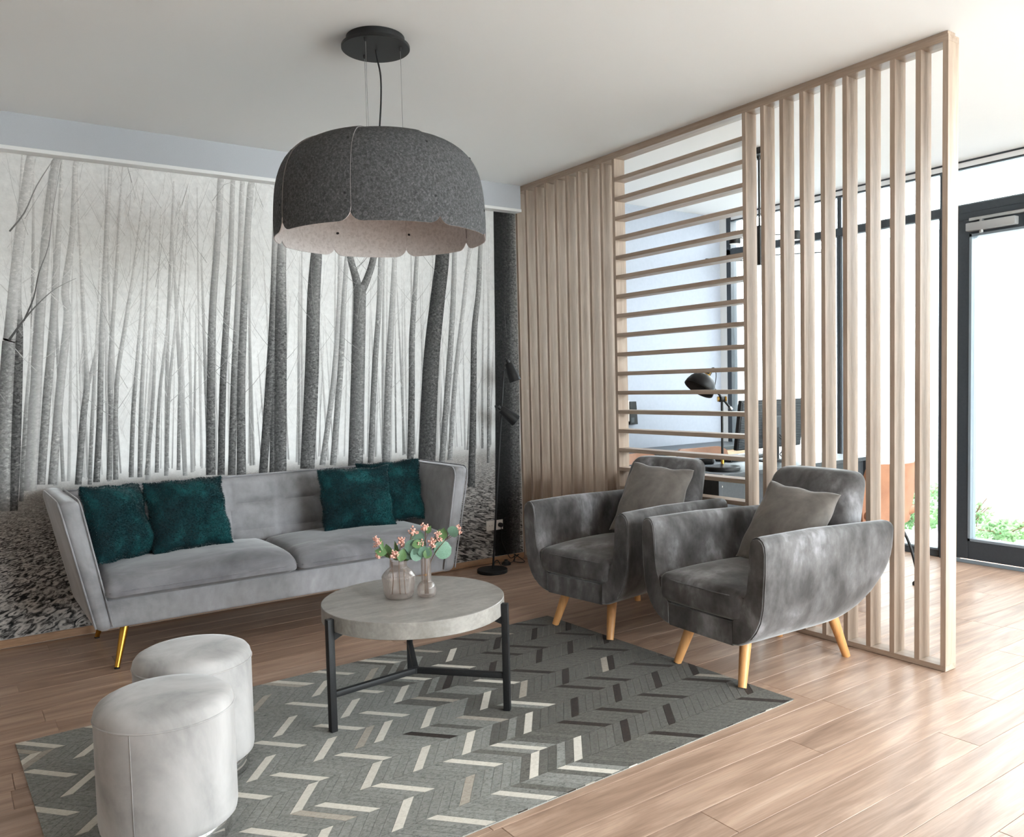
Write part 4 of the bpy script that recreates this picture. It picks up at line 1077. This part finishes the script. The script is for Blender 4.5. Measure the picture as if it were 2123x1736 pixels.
sprig(b1+E1*.004, m1+E1*.0, (.012, .07), 'peach blossom sprig rising from the middle of the wide vase',
      [(.0, .02, .06, -.35, 1, 'spear'), (.01, .0, .055, .3, 1, 'oval'), (.0, .0, .05, -.3, .9, 'oval'), (.02, .0, .045, .7, .7, 'oval')], [(.012, .082, 1.05), (.02, .062, .6), (-.01, .03, 1.1), (.004, .015, .55)], 2)
sprig(b1+E1*.026, m1+E1*.014, (.05, .115), 'peach blossom sprig with round grey green leaves in the wide vase',
      [(.03, .03, .06, .3, .5, 'round'), (.04, .075, .058, .9, .6, 'round'), (.045, .065, .05, 1, .2, 'oval'), (.02, .01, .05, .5, .6, 'round'), (.055, .10, .03, 1, .2, 'spear')], [(.05, .122, .95), (.066, .112, .4)], 3)
sprig(b2-E1*.006, m2-E1*.003, (.006, .11), 'tall upright peach blossom sprig in the slender vase',
      [(-.01, .0, .055, -.7, .8, 'round'), (.0, .005, .048, .0, .9, 'round'), (-.005, .03, .045, -.6, .8, 'round'), (.012, .1, .035, .5, 1, 'oval')], [(.005, .125, 1.0), (.02, .112, .5), (-.014, .062, .8), (-.043, .065, .6)], 4)
sprig(b2+E1*.006, m2+E1*.003, (.04, .095), 'short peach blossom sprig with big round leaves in the slender vase',
      [(.03, .02, .072, .9, .25, 'round'), (.025, .03, .06, .85, .75, 'round'), (.0, .0, .05, .3, .9, 'oval'), (.04, .085, .05, .8, .4, 'oval')], [(.024, .068, 1.0), (.05, .10, .8), (.055, .075, .7), (.03, .05, .6)], 5)
sprig(b2+E2*.004, m2+E2*.003, (.12, .105), 'peach blossom sprig arching far out of the slender vase',
      [(.045, .04, .035, .6, .8, 'oval'), (.1, .09, .045, .5, .6, 'round'), (.07, .07, .05, .1, 1, 'oval')], [(.132, .118, .7), (.138, .10, .55), (.105, .118, .35)], 6)

# ------------------------------------------------------------------ office behind the divider
def desk():
    t = thing('office_desk', 'anthracite office desk with modesty panel behind the slatted divider', 'desk', (3.63, 3.12, 0))
    MB().box(0, 1.52, 0, .80, .715, .74, .002).build('desktop', M_desk, t)
    MB().box(.0, .03, .03, .77, 0.02, .714, .002).build('side_panel', M_desk, t)
    MB().box(1.49, 1.52, .03, .77, 0.02, .714, .002).build('side_panel', M_desk, t)
    p = MB().box(.03, 1.49, .06, .078, .36, .714, .001).build('modesty_panel', M_desk, t)
    MB().box(.03, 1.49, .0585, .0605, .52, .524).build('panel_groove', M_bead, p)
    MB().tube([(.06, .0605, .66), (.06, .0575, .66)], .006, 14).build('fixing_cap', M_plastic, p)
    for x in (.015, 1.505):
        for y in (.08, .72): MB().tube([(x, y, 0.0005), (x, y, .021)], .014, 14).build('foot', M_rubber, t)
    for k in range(2):
        MB().tube(catmull([(.5+.05*k, .3, .70), (.52+.03*k, .28, .45), (.49+.07*k, .3, .2), (.5, .34, .01)], 6), .004, 8).build('desk_cable', M_rubber, t, 180)
desk()
def desk_lamp():
    t = thing('desk_lamp', 'black desk lamp with brass joints and bell shade on the desk', 'desk lamp', (3.815, 3.28, .7405))
    MB().lathe([(.001, 0), (.100, 0), (.103, .003), (.103, .018), (.098, .024), (.05, .031), (.018, .037), (.001, .038)], 56, cap=False).build('base', M_black, t, 35)
    MB().lathe([(.009, .036), (.009, .062)], 24).build('brass_collar', M_brass, t, 40)
    MB().tube([(0, 0, .05), (0, 0, .42)], .0075, 16).build('pole', M_black, t, 60)
    j = Vector((0.0, 0, .425)); u = E1
    MB().lathe([(.014, -.022), (.018, -.018), (.018, .018), (.014, .022)], 24).xf(Matrix.Translation(j) @ Matrix.Rotation(R(90), 4, 'Y')).build('elbow', M_black, t, 40)
    for s_ in (-1, 1): MB().tube([j+E1*(.018*s_), j+E1*(.026*s_)], .016, 20).build('brass_knob', M_brass, t, 40)
    MB().tube([j+E1*.05+EZ*-.055, j+E1*-.075+EZ*.10], .0068, 12).build('arm', M_black, t, 60)
    MB().tube([j+E1*.058+EZ*-.066, j+E1*.046+EZ*-.05], .0095, 12).build('arm_end', M_steel, t, 40)
    # bell shade tipped down to the left
    top = j+E1*-.088+EZ*.142; d = (-E1*.55-EZ*.80-E2*.20).normalized()
    q = d.to_track_quat('Z', 'Y').to_matrix().to_4x4(); q.translation = top
    sh = MB().lathe([(.018, .0), (.044, .008), (.066, .024), (.082, .047), (.0905, .074), (.093, .1), (.091, .1), (.0885, .075), (.08, .049), (.064, .027), (.043, .011), (.018, .004)], 56, cap=False).xf(q).build('lamp_shade', M_black, t, 180)
    MB().lathe([(.021, -.004), (.022, 0), (.022, .006), (.019, .008)], 28).xf(q).build('brass_ring', M_brass, sh, 40)
    MB().lathe([(.0195, -.004), (.0195, -.028), (.014, -.038), (.001, -.04)], 24, cap=False).xf(q).build('socket_cap', M_black, sh, 40)
    for a in (0, 90, 180, 270):
        m = q @ Matrix.Rotation(R(a), 4, 'Z'); MB().tube([m @ Vector((.0205, 0, 0)), m @ Vector((.0205, 0, -.028)), m @ Vector((.008, 0, -.043))], .0022, 8).build('brass_rib', M_brass, sh, 180)
    tp = q @ Vector((0, 0, -.04)); MB().tube(bez(tp, tp+EZ*.04+E1*.03, j+E1*-.02+EZ*.16, j+E1*-.045+EZ*.065, 14), .0024, 8).build('cable', M_rubber, t, 180)
desk_lamp()
ms = MB().rbox(.062, .108, .036, .017, (0, 0, .018), 3, lambda x, y, z: (x*(1-.12*(y/.054)), y, z*(1-.18*(y/.054)) if z > 0 else z*.99)).build('computer_mouse', M_black, None, 180)
ms.location = (4.03, 3.60, .7402); ms.rotation_euler = (0, 0, R(40)); tag(ms, 'black computer mouse on the anthracite desk', 'mouse')
MB().tube([(0, .03, .0335), (0, .042, .030)], .004, 10).build('scroll_wheel', M_bead, ms, 180)
kb = thing('computer_keyboard', 'flat black keyboard behind the desk lamp', 'keyboard', (4.42, 3.62, .7405), R(3))
MB().box(-.22, .22, -.065, .065, 0, .018, .004).build('keyboard_body', M_black, kb)
for r_ in range(4): MB().box(-.21, .21, -.056+r_*.029, -.031+r_*.029, .018, .023, .001).build('key_row', M_rubber, kb)
def monitor():
    t = thing('computer_monitor', 'black computer monitor on the desk seen from its ribbed back', 'monitor', (4.47, 3.44, .7405), R(-2))
    tilt = Matrix.Translation((0, 0, .25)) @ Matrix.Rotation(R(8), 4, 'X') @ Matrix.Translation((0, 0, -.25))
    def lo(b): return b.xf(tilt)
    sc_ = lo(MB().box(-.315, .315, -.018, .012, .082, .405, .006)).build('screen_housing', M_black, t, 40)
    b = MB()
    for k in range(27): b.box(-.305, .305, -.0235, -.018, .094+k*.0112, .1005+k*.0112)
    lo(b).build('back_ribs', M_desk, sc_)
    lo(MB().box(-.31, .31, .012, .0125, .09, .40)).build('screen', M_rubber, sc_)
    lo(MB().box(-.09, .09, -.045, -.02, .15, .30, .006)).build('connector_hump', M_desk, sc_)
    lo(MB().box(.0, .02, -.047, -.044, .185, .205)).build('port_label', M_plastic, sc_)
    MB().box(-.03, .03, -.05, -.025, .01, .22, .004).build('stand_column', M_black, t)
    MB().lathe([(.001, 0), (.115, 0), (.115, .006), (.10, .012), (.001, .013)], 48, (0, -.03, 0), cap=False).build('stand_foot', M_black, t, 35)
    for k, dx in enumerate((.02, .05)):
        MB().tube(catmull([(dx, -.035, .17), (dx+.03, -.09, .10-.02*k), (dx-.01, -.07, .04), (dx+.06, -.10, .006), (dx+.14, -.02, .004)], 6), .0032, 8).build('monitor_cable', M_rubber, t, 180)
monitor()
def office_chair(loc, rz, label):
    t = thing('leather_chair', label, 'chair', loc, rz, 'tan leather office chairs')
    def shell(y_in, thick, nx=18, nz=14):
        v = []; f = []
        for lay in (0, 1):
            for j in range(nz+1):
                for i in range(nx+1):
                    u = -1+2*i/nx; k = j/nz; hw = .225+.03*math.sin(k*2.2)
                    cut = .045*max(0, abs(u)-.72)**2/.0784*(1 if k > .5 else .6)
                    z = .40+(.365-cut*.8)*k+.012*u*u*k
                    y = .205+.055*k-.075*u*u-.012*math.sin(k*3.1)+(thick if lay else 0)
                    v.append((u*hw, y, z))
        o_ = (nx+1)*(nz+1)
        for j in range(nz):
            for i in range(nx):
                a = j*(nx+1)+i; f.append((a, a+1, a+nx+2, a+nx+1)); b = o_+a; f.append((b, b+nx+1, b+nx+2, b+1))
        for i in range(nx):
            a = nz*(nx+1)+i; f.append((a, a+1, o_+a+1, o_+a)); f.append((i+1, i, o_+i, o_+i+1))
        for j in range(nz):
            a = j*(nx+1); f.append((a+nx+1, a, o_+a, o_+a+nx+1)); a += nx; f.append((a, a+nx+1, o_+a+nx+1, o_+a))
        return v, f
    v, f = shell(0, .022); o = link('backrest', v, f, M_tan, t)
    bm = bmesh.new(); bm.from_mesh(o.data); bmesh.ops.recalc_face_normals(bm, faces=bm.faces[:]); bm.to_mesh(o.data); bm.free(); shade(o.data, 50)
    MB().rbox(.46, .45, .06, .028, (0, -.02, .435), 6, lambda x, y, z: (x, y, z-.02*(x/.23)**2*-1+.018*max(0, y/.22)**2)).build('seat', M_tan, t, 180)
    for sx in (-1, 1):
        for sy in (-1, 1):
            l = MB().tube(catmull([(sx*.13, sy*.13, .405), (sx*.18, sy*.18, .25), (sx*.205, sy*.215, .06), (sx*.20, sy*.20, .018)], 5), .0085, 12).build('leg', M_black, t, 180)
            MB().lathe([(.001, 0.0005), (.013, 0.0005), (.013, .016), (.009, .022)], 14, (sx*.20, sy*.20, 0), cap=False).build('foot_cap', M_rubber, l, 40)
    MB().tube([(-.13, -.13, .402), (.13, .13, .402)], .008, 10).build('cross_bar', M_black, t, 180)
    MB().tube([(.13, -.13, .402), (-.13, .13, .402)], .008, 10).build('cross_bar', M_black, t, 180)
    return t
office_chair((4.62, 2.86, 0), R(180-4), 'tan leather visitor chair in front of the desk, near the glass door')
office_chair((4.02, 4.02, 0), R(12), 'tan leather desk chair next to the divider, between desk and sideboard')
office_chair((4.66, 4.02, 0), R(-4), 'tan leather desk chair behind the keyboard, between desk and sideboard')
def sideboard():
    t = thing('office_sideboard', 'oak sideboard with anthracite top against the pale office wall', 'sideboard', (3.75, 4.46, 0))
    w = 1.90
    MB().box(0.01, w-.01, .02, .408, .06, .705, .001).build('body', M_oak, t)
    MB().box(0, w, 0, .41, .7055, .735, .002).build('worktop', M_desk, t)
    MB().box(.03, w-.03, .05, .40, 0.0005, .06).build('plinth', M_desk, t)
    for k in range(4):
        x = .012+k*(w-.024)/4; d = MB().box(x+.002, x+(w-.024)/4-.002, .0, .019, .065, .70, .0015).build('door', M_oak, t)
        MB().box(x+.16, x+.31, -.010, .004, .693, .703, .002).build('handle', M_alu, d)
sideboard()
def spider_lamp():
    t = thing('branch_pendant_lamp', 'black branching pendant lamp hanging over the office desk', 'pendant lamp', (4.25, 3.34, 1.99))
    MB().box(-.06, .06, -.06, .06, .67, .7095, .003).build('canopy', M_black, t)
    MB().tube([(0, 0, .24), (0, 0, .67)], .006, 12).build('rod', M_black, t, 60)
    MB().lathe([(.003, .64), (.013, .665), (.013, .672)], 20).build('rod_collar', M_black, t, 40)
    MB().box(-.018, .018, -.018, .018, 0, .245, .003).build('body', M_black, t)
    for (a, c, d, s_) in ((-.15, .17, .02, 1), (.24, .19, .05, 1), (-.33, .03, .0, 0), (.42, .06, -.05, 1)):
        p0 = EZ*c+E1*(.015 if a > 0 else -.015); p1 = EZ*(c+.005)+E1*a+E2*d
        MB().tube([p0, p1], .004, 10).build('arm', M_black, t, 60)
        if s_: o = MB().lathe([(.001, -.035), (.034, -.035), (.036, -.032), (.036, .018), (.033, .022), (.001, .022)], 32, tuple(p1), cap=False)
        else: o = MB().lathe([(.055, -.018), (.056, -.014), (.012, .008), (.010, .014), (.001, .014)], 32, tuple(p1), cap=True)
        o = o.build('lamp_head', M_black, t, 40)
        MB().lathe([(.001, -.0005), (.03, -.0005), (.03, 0)], 32, (p1.x, p1.y, p1.z-(.035 if s_ else .018)), cap=False).build('diffuser', M_plastic, o)
spider_lamp()
def wall_phone():
    t = thing('wall_terminal', 'small black wall terminal on a white bracket above the sideboard', 'terminal', (4.545, YW, 1.01))
    MB().box(-.05, .0, -.025, -.0005, -.05, .12, .003).build('bracket', M_plastic, t)
    v = [(0.0, -.03, -.075), (.085, -.03, -.075), (.07, -.03, .11), (0, -.03, .11), (0.0, -.002, -.075), (.085, -.002, -.075), (.07, -.002, .11), (0, -.002, .11)]
    o = MB().add(v, [(0, 1, 2, 3), (5, 4, 7, 6), (0, 4, 5, 1), (3, 2, 6, 7), (1, 5, 6, 2), (0, 3, 7, 4)]).build('housing', M_black, t)
    MB().box(.01, .045, -.032, -.0298, -.06, -.02).build('panel', M_desk, o)
    MB().tube(catmull([(-.015, -.012, -.05), (-.018, -.012, -.09), (-.012, -.014, -.12), (.008, -.014, -.118)], 5), .007, 10).build('hook', M_desk, t, 180)
    MB().box(-.06, -.005, -.02, -.0005, -.272, -.135, .003).build('cable_duct', M_plastic, t)
wall_phone()

# ------------------------------------------------------------------ plants along the courtyard wall
def ivy(label, loc, rx, ry, hgt, n, seed, lo=.03, hi=.055):
    rnd = random.Random(seed); t = thing('ivy_plant', label, 'ivy', loc, 0, 'ivy along the courtyard wall')
    b = MB(); s_ = MB()
    for k in range(9):
        a = rnd.uniform(0, 6.28); e = (math.cos(a)*rx*.7, math.sin(a)*ry*.8, hgt*rnd.uniform(.5, .95))
        s_.tube(bez((rnd.uniform(-.05, .05), rnd.uniform(-.1, .1), 0), (e[0]*.2, e[1]*.3, e[2]*.5), (e[0]*.6, e[1]*.8, e[2]*.8), e, 6), .004, 5)
    s_.build('stems', M_stem, t)
    for _ in range(n):
        a = rnd.uniform(0, 6.28); q = math.sqrt(rnd.random()); z = hgt*rnd.random()**1.3*(1-.55*q*q)
        c = Vector((math.cos(a)*rx*q, math.sin(a)*ry*q, z+.01)); l = rnd.uniform(lo, hi)
        nrm = Vector((rnd.uniform(-1, -.1), rnd.uniform(-.7, .7), rnd.uniform(.1, 1))).normalized()
        x = nrm.orthogonal().normalized(); x = (Matrix.Rotation(rnd.uniform(0, 6.28), 3, nrm) @ x); y = nrm.cross(x)
        pts = [c-x*l*.5, c-x*l*.25+y*l*.42, c+x*l*.1+y*l*.3, c+x*l*.6, c+x*l*.1-y*l*.3, c-x*l*.25-y*l*.42]
        i = len(b.v); b.v += [tuple(p) for p in pts]+[tuple(c+nrm*l*.12)]; b.f += [(i+6, i+k, i+(k+1) % 6) for k in range(6)]
    o = b.build('foliage', M_ivy, t); o['kind'] = 'stuff'
ivy('tall pale green ivy bush seen past the divider beside the glass door', (7.1, 3.92, -.06), .36, .27, .47, 620, 21)
ivy('ivy tuft against the courtyard wall at the hinge side of the door', (7.18, 3.47, -.06), .3, .15, .30, 160, 22)
ivy('low ivy carpet creeping behind the middle of the glass door', (7.0, 3.13, -.06), .5, .17, .13, 380, 23)
ivy('ivy tuft against the courtyard wall at the lock side of the door', (7.2, 2.82, -.06), .28, .12, .34, 160, 24)
ivy('low ivy carpet further along the courtyard wall past the door', (7.0, 2.2, -.06), .45, .45, .2, 420, 26)
ivy('ivy growing in the far courtyard corner behind the desk', (7.1, 5.2, -.06), .36, .45, .38, 420, 25)
